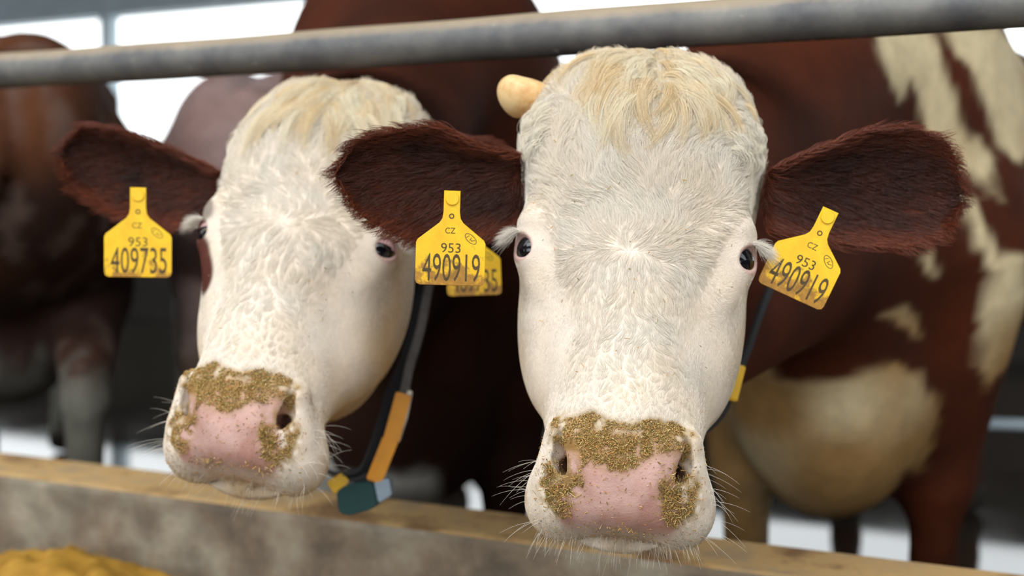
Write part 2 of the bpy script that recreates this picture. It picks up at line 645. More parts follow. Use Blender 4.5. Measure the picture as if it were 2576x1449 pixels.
def body_sdf(x, y, z, c):
    """trunk, neck and legs; f forward, l lateral in the cow's own frame"""
    fx, fy = c.f
    dx, dy = x - F32(c.w[0]), y - F32(c.w[1])
    f = dx * F32(fx) + dy * F32(fy)
    l = dx * F32(-fy) + dy * F32(fx)
    al = np.abs(l)
    s = F32(c.s)
    f, l, al, zz = f / s, l / s, al / s, z / s
    d = ell(f, l, zz, (-0.78, 0, 0.92), (0.95, c.bw, 0.38))
    d = smin(d, ell(f, al, zz, (-0.10, 0.10, 0.98), (0.30, 0.18, 0.36)), 0.12)
    d = smin(d, rcone(f, l, zz, (0.02, 0, 1.27), (-0.5, 0, 1.22), 0.09, 0.12), 0.12)
    d = smin(d, ell(f, l, zz, (0.13, 0, c.bz0), (0.22, 0.17, 0.25)), 0.12)
    d = smin(d, ell(f, al, zz, (-1.42, 0.08, 1.06), (0.36, 0.20, 0.28)), 0.12)
    d = smin(d, rcone(f, al, zz, (-1.25, 0.20, 1.24), (-1.22, 0.24, 1.2), 0.05, 0.05), 0.08)
    d = smin(d, ell(f, l, zz, (-1.15, 0, 0.56), (0.24, 0.18, 0.17)), 0.06)
    # forelegs
    d = smin(d, rcone(f, al, zz, (0.06, 0.185, 0.82), (0.03, 0.165, 0.44), 0.13, 0.062), 0.08)
    d = smin(d, ell(f, al, zz, (0.035, 0.165, 0.42), (0.055, 0.05, 0.07)), 0.04)
    d = smin(d, rcone(f, al, zz, (0.03, 0.163, 0.40), (0.02, 0.158, 0.14), 0.046, 0.040), 0.03)
    d = smin(d, rcone(f, al, zz, (0.02, 0.158, 0.14), (0.06, 0.158, 0.055), 0.043, 0.046), 0.03)
    d = smin(d, smax(rcone(f, al, zz, (0.055, 0.158, 0.06), (0.085, 0.16, 0.035), 0.05, 0.055), -(zz - F32(0.004)), 0.01), 0.02)
    # hind legs: stifle forward at the belly, hock backward
    d = smin(d, rcone(f, al, zz, (-1.42, 0.17, 0.95), (-1.22, 0.20, 0.68), 0.19, 0.11), 0.09)
    d = smin(d, rcone(f, al, zz, (-1.22, 0.20, 0.68), (-1.60, 0.18, 0.47), 0.11, 0.055), 0.05)
    d = smin(d, rcone(f, al, zz, (-1.60, 0.18, 0.47), (-1.53, 0.17, 0.14), 0.052, 0.042), 0.03)
    d = smin(d, rcone(f, al, zz, (-1.53, 0.17, 0.14), (-1.48, 0.17, 0.055), 0.044, 0.047), 0.03)
    d = smin(d, smax(rcone(f, al, zz, (-1.485, 0.17, 0.06), (-1.45, 0.172, 0.035), 0.05, 0.055), -(zz - F32(0.004)), 0.01), 0.02)
    # tail
    d = smin(d, rcone(f, l, zz, (-1.70, 0, 1.22), (-1.83, 0.01, 0.95), 0.045, 0.028), 0.05)
    d = smin(d, rcone(f, l, zz, (-1.83, 0.01, 0.95), (-1.82, 0.03, 0.52), 0.025, 0.018), 0.02)
    d = smin(d, ell(f, l, zz, (-1.82, 0.03, 0.42), (0.035, 0.035, 0.12)), 0.03)
    d = d * s
    # neck from the withers to the back of the head
    a1 = c.occ
    n = rcone(x, y, z, c.nb, a1, c.nr[0], c.nr[1])
    n = smin(n, rcone(x, y, z, c.nb2, c.thr, c.nr[2], c.nr[3]), 0.12)
    return smin(d, n, 0.14 * c.s)


def build_cow_surface(c, h, hmax=0.03):
    R, t = c.R, c.t

    def fn(x, y, z):
        x, y, z = x.astype(F32), y.astype(F32), z.astype(F32)
        d = body_sdf(x, y, z, c)
        dx, dy, dz = x - F32(t[0]), y - F32(t[1]), z - F32(t[2])
        m = (dx * dx + dy * dy + dz * dz) < 0.48 ** 2
        if m.any():
            q = np.stack([dx[m], dy[m], dz[m]], 1) @ R.astype(F32)
            hd = head_sdf(q[:, 0], q[:, 1], q[:, 2], c)
            d[m] = smin(hd, d[m], 0.05)
        return d
    hb = np.array([[sx, sy, sz] for sx in (-0.155, 0.155) for sy in (-0.19, 0.03) for sz in (-0.315, 0.285)]) @ R.T + t
    lo, hi = hb.min(0), hb.max(0)
    bl, bh = c.box
    xs = grow_axis(bl[0], bh[0], lo[0], hi[0], h, hmax)
    ys = grow_axis(bl[1], bh[1], lo[1], hi[1], h, hmax)
    zs = grow_axis(bl[2], bh[2], lo[2], hi[2], h, hmax)
    V, Fc = surface_nets(fn, xs, ys, zs)
    V = smooth_mesh(V, Fc, 2)
    return V, Fc

# ------------------------------------------------------------------ coat colours
C_WHITE = np.array(lin(236, 228, 216)[:3])
C_CREAM = np.array(lin(236, 212, 172)[:3])
C_PINK = np.array(lin(208, 168, 158)[:3])
C_BROWN = np.array(lin(84, 38, 19)[:3])
C_DARK = np.array(lin(42, 22, 14)[:3])
C_FEED = np.array(lin(172, 138, 72)[:3])


def mixv(a, b, t):
    return a + (b - a) * t[:, None]


def poly_sd(px, py, poly):
    """signed distance to a polygon, negative inside"""
    P = np.asarray(poly, float)
    d = np.full(px.shape, 1e18)
    s = np.ones(px.shape)
    n = len(P)
    for i in range(n):
        j = (i - 1) % n
        ex, ey = P[j] - P[i]
        wx, wy = px - P[i][0], py - P[i][1]
        t = np.clip((wx * ex + wy * ey) / (ex * ex + ey * ey), 0, 1)
        d = np.minimum(d, (wx - ex * t) ** 2 + (wy - ey * t) ** 2)
        c1, c2, c3 = py >= P[i][1], py < P[j][1], ex * wy > ey * wx
        flip = (c1 & c2 & c3) | (~c1 & ~c2 & ~c3)
        s = np.where(flip, -s, s)
    return s * np.sqrt(d)


def head_color(q, c):
    """albedo and nose mask for head-local points"""
    x, y, z = q[:, 0], q[:, 1], q[:, 2]
    ax = np.abs(x)
    n = vnoise(x * 30, y * 30, z * 30, 1)
    n2 = vnoise(x * 130, y * 130, z * 130, 2)
    col = mixv(C_WHITE[None, :].repeat(len(x), 0), C_CREAM[None, :], np.clip(0.15 + 0.35 * (n - 0.4), 0, 1))
    # cream poll
    col = mixv(col, C_CREAM[None, :], 0.55 * sstep(0.15, 0.24, z + 0.02 * (n - 0.5)))
    # yellowed cheeks and muzzle
    col = mixv(col, np.array(lin(226, 190, 130)[:3])[None, :], np.clip((0.30 + 0.5 * n) * sstep(-0.05, -0.12, y) * sstep(0.02, -0.1, z) * c.yellow, 0, 0.85))
    # bare pink skin round the eyes
    e = np.sqrt(((ax - 0.1255) / 0.0185) ** 2 + ((y + 0.029) / 0.0195) ** 2 + ((z + 0.003) / 0.0165) ** 2)
    col = mixv(col, np.array(lin(196, 150, 146)[:3])[None, :], 0.75 * sstep(1.12, 0.92, e))
    # nose pad: bare, pink, between the nostrils and down to the lip
    wpad = np.interp(z, [-0.30, -0.285, -0.265, -0.245, -0.215, -0.205], [0.050, 0.060, 0.060, 0.052, 0.063, 0.050])
    pad = sstep(0.007, -0.005, ax - wpad + 0.006 * (n2 - 0.5)) * sstep(-0.203, -0.216, z + 0.006 * (n2 - 0.5)) * sstep(-0.108, -0.09, y + 0.3 * (z + 0.27))
    pad = pad * sstep(-0.302, -0.288, z)
    pk = mixv(C_PINK[None, :].repeat(len(x), 0), np.array(lin(186, 136, 122)[:3])[None, :], np.clip(1.8 * (n - 0.45) + 0.8 * (n2 - 0.5) + 0.5 * sstep(-0.262, -0.285, z), 0, 0.8))
    col = col + (pk - col) * pad[:, None]
    # dark inside of the nostrils is real shade; the lining is a deeper pink
    # feed dust over the top of the muzzle, in the nostrils and along the lip
    m1 = sstep(-0.190, -0.207, z + 0.02 * (n - 0.5) - 0.12 * ax) * sstep(-0.245, -0.226, z + 0.026 * (n - 0.5) - 0.30 * (ax - 0.03)) * sstep(0.084, 0.064, ax)
    m1 = m1 * sstep(-0.055, -0.035, y)
    m2 = sstep(0.030, 0.016, np.sqrt((ax - 0.060) ** 2 + ((z + 0.256) * 0.8) ** 2)) * sstep(-0.09, -0.06, y)
    m3 = sstep(0.010, 0.002, np.abs(z + 0.288 - 0.01 * (ax / 0.06) ** 2)) * sstep(-0.06, -0.075, y) * 0.5
    m1 = np.maximum(np.maximum(m1, m2 * 0.8 * (n2 > 0.35)), m3)
    feed = np.clip(m1 * (0.35 + 1.0 * n2), 0, 1) * c.feed
    fcol = mixv(C_FEED[None, :].repeat(len(x), 0), np.array(lin(140, 104, 50)[:3])[None, :], n2)
    col = mixv(col, fcol, np.clip(feed, 0, 0.92))
    wet = pad * (1 - feed)
    if c.patch:
        bp = np.sqrt(((x + 0.122) / 0.03) ** 2 + ((z - 0.022) / 0.02) ** 2 + ((y + 0.035) / 0.04) ** 2)
        col = mixv(col, np.array(lin(120, 104, 96)[:3])[None, :], 0.8 * sstep(1.1, 0.7, bp))
    if c.patch:
        pd = np.sqrt(((x + 0.116) / 0.030) ** 2 + ((z + 0.045) / 0.050) ** 2 + ((y + 0.040) / 0.022) ** 2)
        col = mixv(col, np.array(lin(92, 52, 44)[:3])[None, :], sstep(1.1, 0.85, pd + 0.3 * (n - 0.5)))
    # brown behind the face
    wob = 0.03 * (n - 0.5)
    back = np.maximum(sstep(c.by, c.by - 0.015, y + wob) * sstep(c.bz - 0.02, c.bz + 0.02, z + wob), sstep(-0.25, -0.265, y + wob))
    return col, wet, back


def coat_color(P, c, n_w=None):
    q = (P - c.t) @ c.R
    col, wet, back = head_color(q, c)
    body = c.body_color(P)
    headm = (np.linalg.norm(q, axis=1) < 0.42) & (q[:, 1] > -0.27)
    t = np.where(headm, back, 1.0)
    col = mixv(col, body, t)
    wet = wet * (1 - t)
    # the eyelid rim gets bare skin; hooves dark
    hoof = sstep(0.10, 0.08, P[:, 2])
    col = mixv(col, np.array(lin(60, 54, 48)[:3])[None, :], hoof)
    return np.concatenate([col, wet[:, None]], 1), t


def px_to_xz(poly, Y):
    p = math.atan(204.5 / FPX)
    out = []
    for (a, b) in poly:
        X = (a - 1288) / FPX * Y
        out.append((X, 1.0 - (b - 520) / FPX * Y))
    return out


def make_cow(name, label, c, h, hmax=0.03):
    t0 = empty(name, (c.w[0], c.w[1], 0))
    tag(t0, label, 'cow')
    V, Fc = build_cow_surface(c, h, hmax)
    col, bk_ = coat_color(V, c)
    # the skin under the white hair is pinkish
    q_ = (V - c.t) @ c.R
    furry = (1 - bk_) * (1 - np.clip(col[:, 3] * 3, 0, 1)) * (np.linalg.norm(q_, axis=1) < 0.42) * sstep(0.42, 0.55, col[:, 1])
    col[:, :3] = mixv(col[:, :3], np.array(lin(222, 200, 184)[:3])[None, :], 0.42 * furry * c.skin)
    c.V, c.F, c.N = V, Fc, vert_normals(V, Fc)
    c.obj = t0
    c.body = mesh_obj('body', V, Fc, M_COAT, t0, True, col)
    print(name, len(V), flush=True)
    return t0


def base_cow(**kw):
    c = Cow()
    c.bw, c.bz0, c.skin, c.yellow, c.feed, c.patch, c.by, c.bz, c.s = 0.36, 0.66, 1.0, 1.0, 1.0, False, -0.135, 0.02, 1.0
    for k, v in kw.items():
        setattr(c, k, v)
    c.f = np.array(c.f, float) / np.linalg.norm(c.f)
    c.t = np.array(c.t, float)
    if not hasattr(c, 'R'):
        c.R = euler_R(*c.rot)
    c.occ = c.R @ np.array([0, -0.17, 0.13]) + c.t
    c.thr = c.R @ np.array([0, -0.225, -0.075]) + c.t
    fw = np.array([c.f[0], c.f[1], 0])
    w3 = np.array([c.w[0], c.w[1], 0])
    if not hasattr(c, 'nb'):
        c.nb = w3 + fw * 0.05 * c.s + np.array([0, 0, 1.16 * c.s])
        c.nb2 = w3 + fw * 0.22 * c.s + np.array([0, 0, 0.86 * c.s])
    if not hasattr(c, 'nr'):
        c.nr = (0.185 * c.s, 0.088 * c.s, 0.15 * c.s, 0.07 * c.s)
    return c


# ---- the cow on the right
WH_R = [[(2130, 40), (2150, 150), (2170, 210), (2222, 262), (2262, 205), (2290, 250), (2330, 360), (2420, 462), (2470, 420), (2555, 505),
         (2540, 400), (2500, 335), (2475, 345), (2440, 300), (2400, 190), (2360, 110), (2345, 40)],
        [(2385, 40), (2420, 110), (2480, 170), (2530, 270), (2576, 350), (2660, 400), (2800, 300), (2800, 40)],
        [(2430, 480), (2470, 510), (2500, 590), (2540, 640), (2570, 690), (2520, 690), (2480, 620), (2450, 600)],
        [(2545, 640), (2640, 650), (2700, 900), (2560, 1010), (2515, 800)],
        [(2290, 640), (2330, 640), (2350, 690), (2320, 680)],
        [(2180, 785), (2260, 760), (2300, 800), (2320, 850), (2240, 800)],
        [(1820, 900), (1900, 830), (1925, 930), (1960, 945), (2100, 925), (2150, 880), (2290, 930), (2340, 1000), (2370, 1060), (2335, 1200),
         (2270, 1180), (2260, 1270), (2200, 1290), (2190, 1520), (1560, 1520), (1640, 960)]]
WH_RX = [px_to_xz(p, 2.03 if k == 6 else 1.92) for k, p in enumerate(WH_R)]


def body_color_right(P):
    x, y, z = P.T
    n = vnoise(x * 9, y * 9, z * 9, 4)
    n2 = vnoise(x * 40, y * 40, z * 22, 5)
    col = mixv(C_BROWN[None, :].repeat(len(x), 0), C_DARK[None, :], np.clip(0.25 + 0.9 * (n - 0.4), 0, 1))
    sd = np.full(x.shape, 9.0)
    for p in WH_RX:
        sd = np.minimum(sd, poly_sd(x, z, p))
    wm = sstep(0.012, -0.012, sd + 0.022 * (n2 - 0.5))
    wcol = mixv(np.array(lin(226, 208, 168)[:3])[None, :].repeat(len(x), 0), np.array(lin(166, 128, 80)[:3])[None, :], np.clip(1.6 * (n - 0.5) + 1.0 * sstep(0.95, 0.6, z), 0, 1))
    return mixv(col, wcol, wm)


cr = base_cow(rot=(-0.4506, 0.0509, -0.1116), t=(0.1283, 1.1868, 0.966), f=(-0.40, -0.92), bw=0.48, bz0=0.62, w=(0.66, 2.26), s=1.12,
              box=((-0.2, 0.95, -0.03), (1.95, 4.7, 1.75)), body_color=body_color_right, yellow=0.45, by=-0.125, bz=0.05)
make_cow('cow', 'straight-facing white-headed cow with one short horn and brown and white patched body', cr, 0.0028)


# ---- the cow on the left
def body_color_left(P):
    x, y, z = P.T
    n = vnoise(x * 8, y * 8, z * 8, 6)
    n2 = vnoise(x * 30, y * 30, z * 30, 7)
    col = mixv(C_BROWN[None, :].repeat(len(x), 0), C_DARK[None, :], np.clip(0.3 + 0.9 * (n - 0.4) + 0.7 * sstep(1.15, 0.9, z), 0, 1))  # lower trunk darkened in the coat colour to stand for chest shade
    wm = sstep(0.52, 0.47, z + 0.06 * (n2 - 0.5)) * (1 - sstep(-0.16, -0.12, x) * sstep(2.9, 2.8, y))
    col = mixv(col, np.array(lin(205, 200, 190)[:3])[None, :], wm)
    q = (P - cl.t) @ cl.R
    thr = sstep(-0.33, -0.29, q[:, 1] + 0.03 * (n2 - 0.5)) * sstep(0.0, -0.05, q[:, 2] + 0.03 * (n2 - 0.5)) * (np.linalg.norm(q, axis=1) < 0.5)
    return mixv(col, np.array(lin(214, 208, 198)[:3])[None, :], thr)


cl = base_cow(rot=(-0.58, 0.085, -0.20), t=(-0.272, 1.372, 0.978), f=(-0.10, -1.0), bz0=0.60, w=(-0.19, 2.40), s=1.12,
              box=((-0.75, 1.05, -0.03), (0.75, 4.9, 1.75)), body_color=None, yellow=1.3, patch=True, by=-0.15, bz=0.03)
cl.body_color = body_color_left
make_cow('cow', 'brown cow with tilted white head, wearing the collar with the green block', cl, 0.0030)

# ------------------------------------------------------------------ eyes, ears, horn
def to_world(c, q):
    return np.asarray(q, float) @ c.R.T + c.t


def uv_sphere(r, seg=32, rings=20):
    V, Fc = [], []
    for i in range(rings + 1):
        th = math.pi * i / rings
        for j in range(seg):
            ph = 2 * math.pi * j / seg
            V.append((r * math.sin(th) * math.cos(ph), r * math.sin(th) * math.sin(ph), r * math.cos(th)))
    for i in range(rings):
        for j in range(seg):
            Fc.append((i * seg + j, (i + 1) * seg + j, (i + 1) * seg + (j + 1) % seg, i * seg + (j + 1) % seg))
    return np.array(V), np.array(Fc)


def add_eyes(c):
    for s in (-1, 1):
        V, Fc = uv_sphere(0.0207)
        V = V + np.array([s * 0.1068, -0.0418, -0.002])
        if s < 0:
            pass
        mesh_obj('eyeball', to_world(c, V), Fc, M_EYE, c.obj)


def ear_mesh(B, T, U, Nn, up, dn, cup, th, nt=36, nu=22, droop=0.0):
    """leaf shaped cupped shell; returns verts, faces and the front grid"""
    ts = np.linspace(0, 1, nt)
    us = np.linspace(-1, 1, nu)
    A = T - B
    tt = np.linspace(0, 1, 201)
    k = np.exp(-0.5 * (np.arange(-12, 13) / 6.0) ** 2)
    k /= k.sum()

    def prof(lst):
        v = np.interp(tt, [a for a, b in lst], [b for a, b in lst])
        v = np.convolve(np.pad(v, 12, mode='edge'), k, 'valid')
        v *= np.sqrt(np.clip((1.004 - tt) / 0.12, 0, 1))
        return np.interp(ts, tt, v)
    pu, pd = prof(up), prof(dn)
    front = np.zeros((nt, nu, 3))
    back = np.zeros((nt, nu, 3))
    for i, t in enumerate(ts):
        wdt = pu[i] + pd[i]
        for j, u in enumerate(us):
            off = pu[i] * u if u > 0 else pd[i] * u
            cc = cup * (1 - u * u) * (0.35 + 0.65 * math.sin(math.pi * min(1, t * 0.95)))
            curl = 0.25 * wdt * max(0, abs(u) - 0.5) ** 2 * (1.3 if u > 0 else 0.8)
            ctr = B + A * t + U * (droop * math.sin(math.pi * t))
            p = ctr + U * off - Nn * (cc - curl)
            front[i, j] = p
            back[i, j] = p - Nn * (th * math.sqrt(max(0, 1 - u * u)) * (1.6 - t) + 0.0004)
    V = np.concatenate([front.reshape(-1, 3), back.reshape(-1, 3)])
    o = nt * nu
    Fc = []
    for i in range(nt - 1):
        for j in range(nu - 1):
            a = i * nu + j
            Fc.append((a, a + 1, a + nu + 1, a + nu))
            Fc.append((o + a, o + a + nu, o + a + nu + 1, o + a + 1))
        for j in (0, nu - 1):
            a, b = i * nu + j, (i + 1) * nu + j
            Fc.append((a, b, o + b, o + a) if j == 0 else (b, a, o + a, o + b))
    for j in range(nu - 1):
        for i in (0, nt - 1):
            a, b = i * nu + j, i * nu + j + 1
            Fc.append((b, a, o + a, o + b) if i == 0 else (a, b, o + b, o + a))
    return V, np.array(Fc), front, back


C_EAR = np.array(lin(104, 50, 30)[:3])
C_EARD = np.array(lin(44, 22, 17)[:3])


def clump_hairs(roots, nrm, dirs, L, K, lift, clump_n, clump_s, curl=0.0, seed=1):
    """hairs from roots bending from the normal into dirs; tips gathered to clump centres"""
    n = len(roots)
    r = np.random.default_rng(seed)
    T = dirs - nrm * (dirs * nrm).sum(1, keepdims=True)
    T /= np.linalg.norm(T, axis=1, keepdims=True) + 1e-9
    S = np.cross(nrm, T)
    t = np.linspace(0, 1, K)
    a = (t[None, :] * L[:, None])[:, :, None]
    li = lift[:, None] * L[:, None] * (t - 0.62 * t * t)[None, :]
    cu = (curl * r.normal(size=n))[:, None] * L[:, None] * (t * t)[None, :]
    pts = roots[:, None, :] + a * T[:, None, :] + li[:, :, None] * nrm[:, None, :] + cu[:, :, None] * S[:, None, :]
    if clump_n:
        ci = r.choice(n, clump_n, replace=False)
        cp = roots[ci]
        # nearest clump centre through a coarse hash
        from mathutils.kdtree import KDTree
        kd = KDTree(clump_n)
        for i, p in enumerate(cp):
            kd.insert(p, i)
        kd.balance()
        near = np.array([kd.find(p)[1] for p in roots])
        ctr = pts[ci][near]
        wgt = (np.broadcast_to(clump_s, (n,))[:, None] * (t ** 1.3)[None, :])[:, :, None]
        pts = pts * (1 - wgt) + ctr * wgt
    return pts


def taper(K, r0, r1=0.15):
    t = np.linspace(0, 1, K)
    return r0 * (1 - (1 - r1) * t ** 1.5)


def sample_surface(V, Fc, mask, n, seed):
    r = np.random.default_rng(seed)
    Fm = Fc[mask]
    tri = np.concatenate([Fm[:, [0, 1, 2]], Fm[:, [0, 2, 3]]])
    ar = np.linalg.norm(np.cross(V[tri[:, 1]] - V[tri[:, 0]], V[tri[:, 2]] - V[tri[:, 0]]), axis=1)
    pick = r.choice(len(tri), n, p=ar / ar.sum())
    a, b = r.random(n), r.random(n)
    m = a + b > 1
    a[m], b[m] = 1 - a[m], 1 - b[m]
    tr = tri[pick]
    return V[tr[:, 0]] * (1 - a - b)[:, None] + V[tr[:, 1]] * a[:, None] + V[tr[:, 2]] * b[:, None], tr, np.stack([1 - a - b, a, b], 1)


def add_ear(c, B, T, up, dn, seed, cup=0.02, twist=0.0, nh=9000, th=0.007, droop=0.0, Lh=0.022, label=None):
    Bw, Tw = np.asarray(B, float), np.asarray(T, float)
    A = Tw - Bw
    A /= np.linalg.norm(A)
    toc = np.array([0, 0, 1.0]) - (Bw + Tw) / 2
    toc /= np.linalg.norm(toc)
    U = np.array([0, 0, 1.0])
    U -= A * (A @ U)
    U /= np.linalg.norm(U)
    Nn = np.cross(A, U)
    if Nn @ toc < 0:
        Nn = -Nn
    ct, st = math.cos(twist), math.sin(twist)
    U, Nn = U * ct + Nn * st, Nn * ct - U * st
    V, Fc, fr, bk = ear_mesh(Bw, Tw, U, Nn, up, dn, cup, th, droop=droop)
    n = vnoise(V[:, 0] * 30, V[:, 1] * 30, V[:, 2] * 30, seed)
    isf = np.arange(len(V)) < len(V) // 2
    nt, nu = fr.shape[:2]
    uu = np.tile(np.linspace(-1, 1, nu), nt * 2)
    inner = isf * (1 - sstep(0.55, 0.95, np.abs(uu)))
    col = mixv(C_EAR[None, :].repeat(len(V), 0), C_EARD[None, :], np.clip(inner * 0.75 + 0.5 * (n - 0.5), 0, 1))
    o = mesh_obj('ear', V, Fc, M_COAT, c.obj, True, np.concatenate([col, np.zeros((len(V), 1))], 1))
    if label:
        o['label'] = label
    # fur
    roots, tr, bc = sample_surface(V, Fc, np.ones(len(Fc), bool), nh, seed)
    VN = np.zeros_like(V)
    fn = np.cross(V[Fc[:, 2]] - V[Fc[:, 0]], V[Fc[:, 3]] - V[Fc[:, 1]])
    for k in range(4):
        np.add.at(VN, Fc[:, k], fn)
    ctr = (fr + bk) / 2
    cc = np.concatenate([ctr.reshape(-1, 3)] * 2)
    flip = ((VN * (V - cc)).sum(1) < 0)
    VN[flip] *= -1
    VN /= np.linalg.norm(VN, axis=1, keepdims=True) + 1e-9
    nr = (VN[tr] * bc[:, :, None]).sum(1)
    nr /= np.linalg.norm(nr, axis=1, keepdims=True) + 1e-9
    hc = (col[tr] * bc[:, :, None]).sum(1)
    ur = (uu[tr] * bc).sum(1)
    r = np.random.default_rng(seed + 50)
    edge = np.clip(np.abs(ur), 0, 1)
    d = A[None, :] * (0.85 + 0.1 * r.normal(size=(nh, 1))) + U[None, :] * (0.55 * ur[:, None] + 0.22 * r.normal(size=(nh, 1))) + np.array([0, 0, -0.18])
    L = Lh * (0.6 + 0.7 * r.random(nh))
    pts = clump_hairs(roots, nr, d, L, 5, 0.45 + 0.2 * r.random(nh), nh // 14, 0.55, 0.12, seed)
    hc = hc * (0.75 + 0.6 * r.random((nh, 1)))
    h = hair_obj('ear_fur', pts, taper(5, 0.00028), hc, M_BFUR, c.obj)
    # the fur belongs to its ear
    h.parent = o
    h.matrix_parent_inverse = Matrix.Identity(4)
    o_m = o.matrix_parent_inverse.copy()
    return o, dict(B=Bw, A=Tw - Bw, U=U, N=Nn)


def PX(px, py, D):
    p = math.atan(204.5 / FPX)
    Fv = np.array([0, math.cos(p), -math.sin(p)])
    Uv = np.array([0, math.sin(p), math.cos(p)])
    return np.array([0, 0, 1.0]) + D * (Fv + np.array([1, 0, 0]) * (px - 1288) / FPX - Uv * (py - 724.5) / FPX)


def add_lid(c, low):
    """upper lids lowered over the eyeballs; low is the local height of the lid edge"""
    for s in (-1, 1):
        V, Fc = uv_sphere(0.0224, 36, 30)
        ed = low + 0.16 * (V[:, 1] - 0.012)
        keep = V[:, 2] > ed - 0.001
        idx = np.full(len(V), -1)
        idx[keep] = np.arange(keep.sum())
        Fk = idx[Fc]
        Fk = Fk[(Fk >= 0).all(1)]
        Vk = V[keep] + np.array([s * 0.1068, -0.0418, -0.002])
        mesh_obj('eyelid', to_world(c, Vk), Fk, M_LID, c.obj)


add_eyes(cr)
add_eyes(cl)
add_lid(cl, 0.001)
# right cow: ear on the picture's left, reaching over the other cow's brow
add_ear(cr, (0.012, 1.285, 1.036), (-0.1900, 1.235, 1.036), [(0, .022), (.25, .032), (.45, .054), (.7, .048), (.88, .038), (.96, .028), (1, .022)],
        [(0, .060), (.25, .074), (.5, .080), (.7, .066), (.85, .050), (.95, .034), (1, .026)], 101, label='drooping brown ear, its tip over the other cow\'s face')
add_ear(cr, (0.285, 1.262, 1.026), (0.505, 1.275, 1.010), [(0, .015), (.2, .040), (.45, .066), (.65, .076), (.85, .062), (.95, .044), (1, .030)],
        [(0, .055), (.25, .062), (.5, .062), (.7, .062), (.85, .052), (1, .030)], 102, cup=0.03, label='drooping brown ear beside its patched flank')
add_ear(cl, (-0.385, 1.500, 1.026), (-0.592, 1.500, 1.070), [(0, .020), (.3, .036), (.6, .048), (.85, .046), (1, .030)],
        [(0, .050), (.3, .076), (.6, .068), (.85, .046), (1, .026)], 103, cup=0.03, th=0.008, nh=6000, label='dark brown ear standing out beside the far-off cow')
add_ear(cl, (-0.125, 1.465, 1.055), (0.010, 1.520, 1.045), [(0, .020), (.3, .036), (.6, .040), (.85, .030), (1, .010)],
        [(0, .050), (.3, .066), (.6, .060), (.85, .036), (1, .010)], 104, cup=0.02, nh=4000, label='brown ear mostly hidden behind the other cow\'s ear')


def mat_horn():
    m, nt, b = new_mat('horn')
    n1 = noise_node(nt, 40, 5, 0.6)
    c = ramp(nt, n1.outputs[0], [(0.35, lin(206, 156, 96)[:3]), (0.6, lin(238, 204, 150)[:3])])
    nt.links.new(c.outputs[0], b.inputs['Base Color'])
    b.inputs['Roughness'].default_value = 0.5
    bump(nt, b, n1.outputs[0], 0.3, 0.004)
    return m


def add_horn(c):
    V, Fc = uv_sphere(1.0, 36, 24)
    ax = np.array([-1.0, 0.12, -0.22])
    ax /= np.linalg.norm(ax)
    b0 = np.array([-0.108, -0.060, 0.203])
    z = V[:, 2]
    t = (1 - z) / 2          # 0 base, 1 tip
    r = 0.0245 * np.sqrt(np.clip(1 - z * z, 0, 1)) * (0.98 + 0.16 * sstep(0.45, 0.8, t))
    e1 = np.cross(ax, [0, 0, 1.0])
    e1 /= np.linalg.norm(e1)
    e2 = np.cross(ax, e1)
    ang = np.arctan2(V[:, 1], V[:, 0])
    lump = 1 + 0.05 * np.sin(2 * ang + 3 * t)
    P = b0 + ax * (t * 0.068 - 0.004)[:, None] + (e1 * (np.cos(ang) * r * lump)[:, None] + e2 * (np.sin(ang) * r * lump)[:, None])
    P = P + np.array([0, 0, 0.012]) * (t ** 2)[:, None]
    o = mesh_obj('horn', to_world(c, P), Fc, mat_horn(), c.obj)
    o['label'] = 'short blunt yellowish horn'


add_horn(cr)


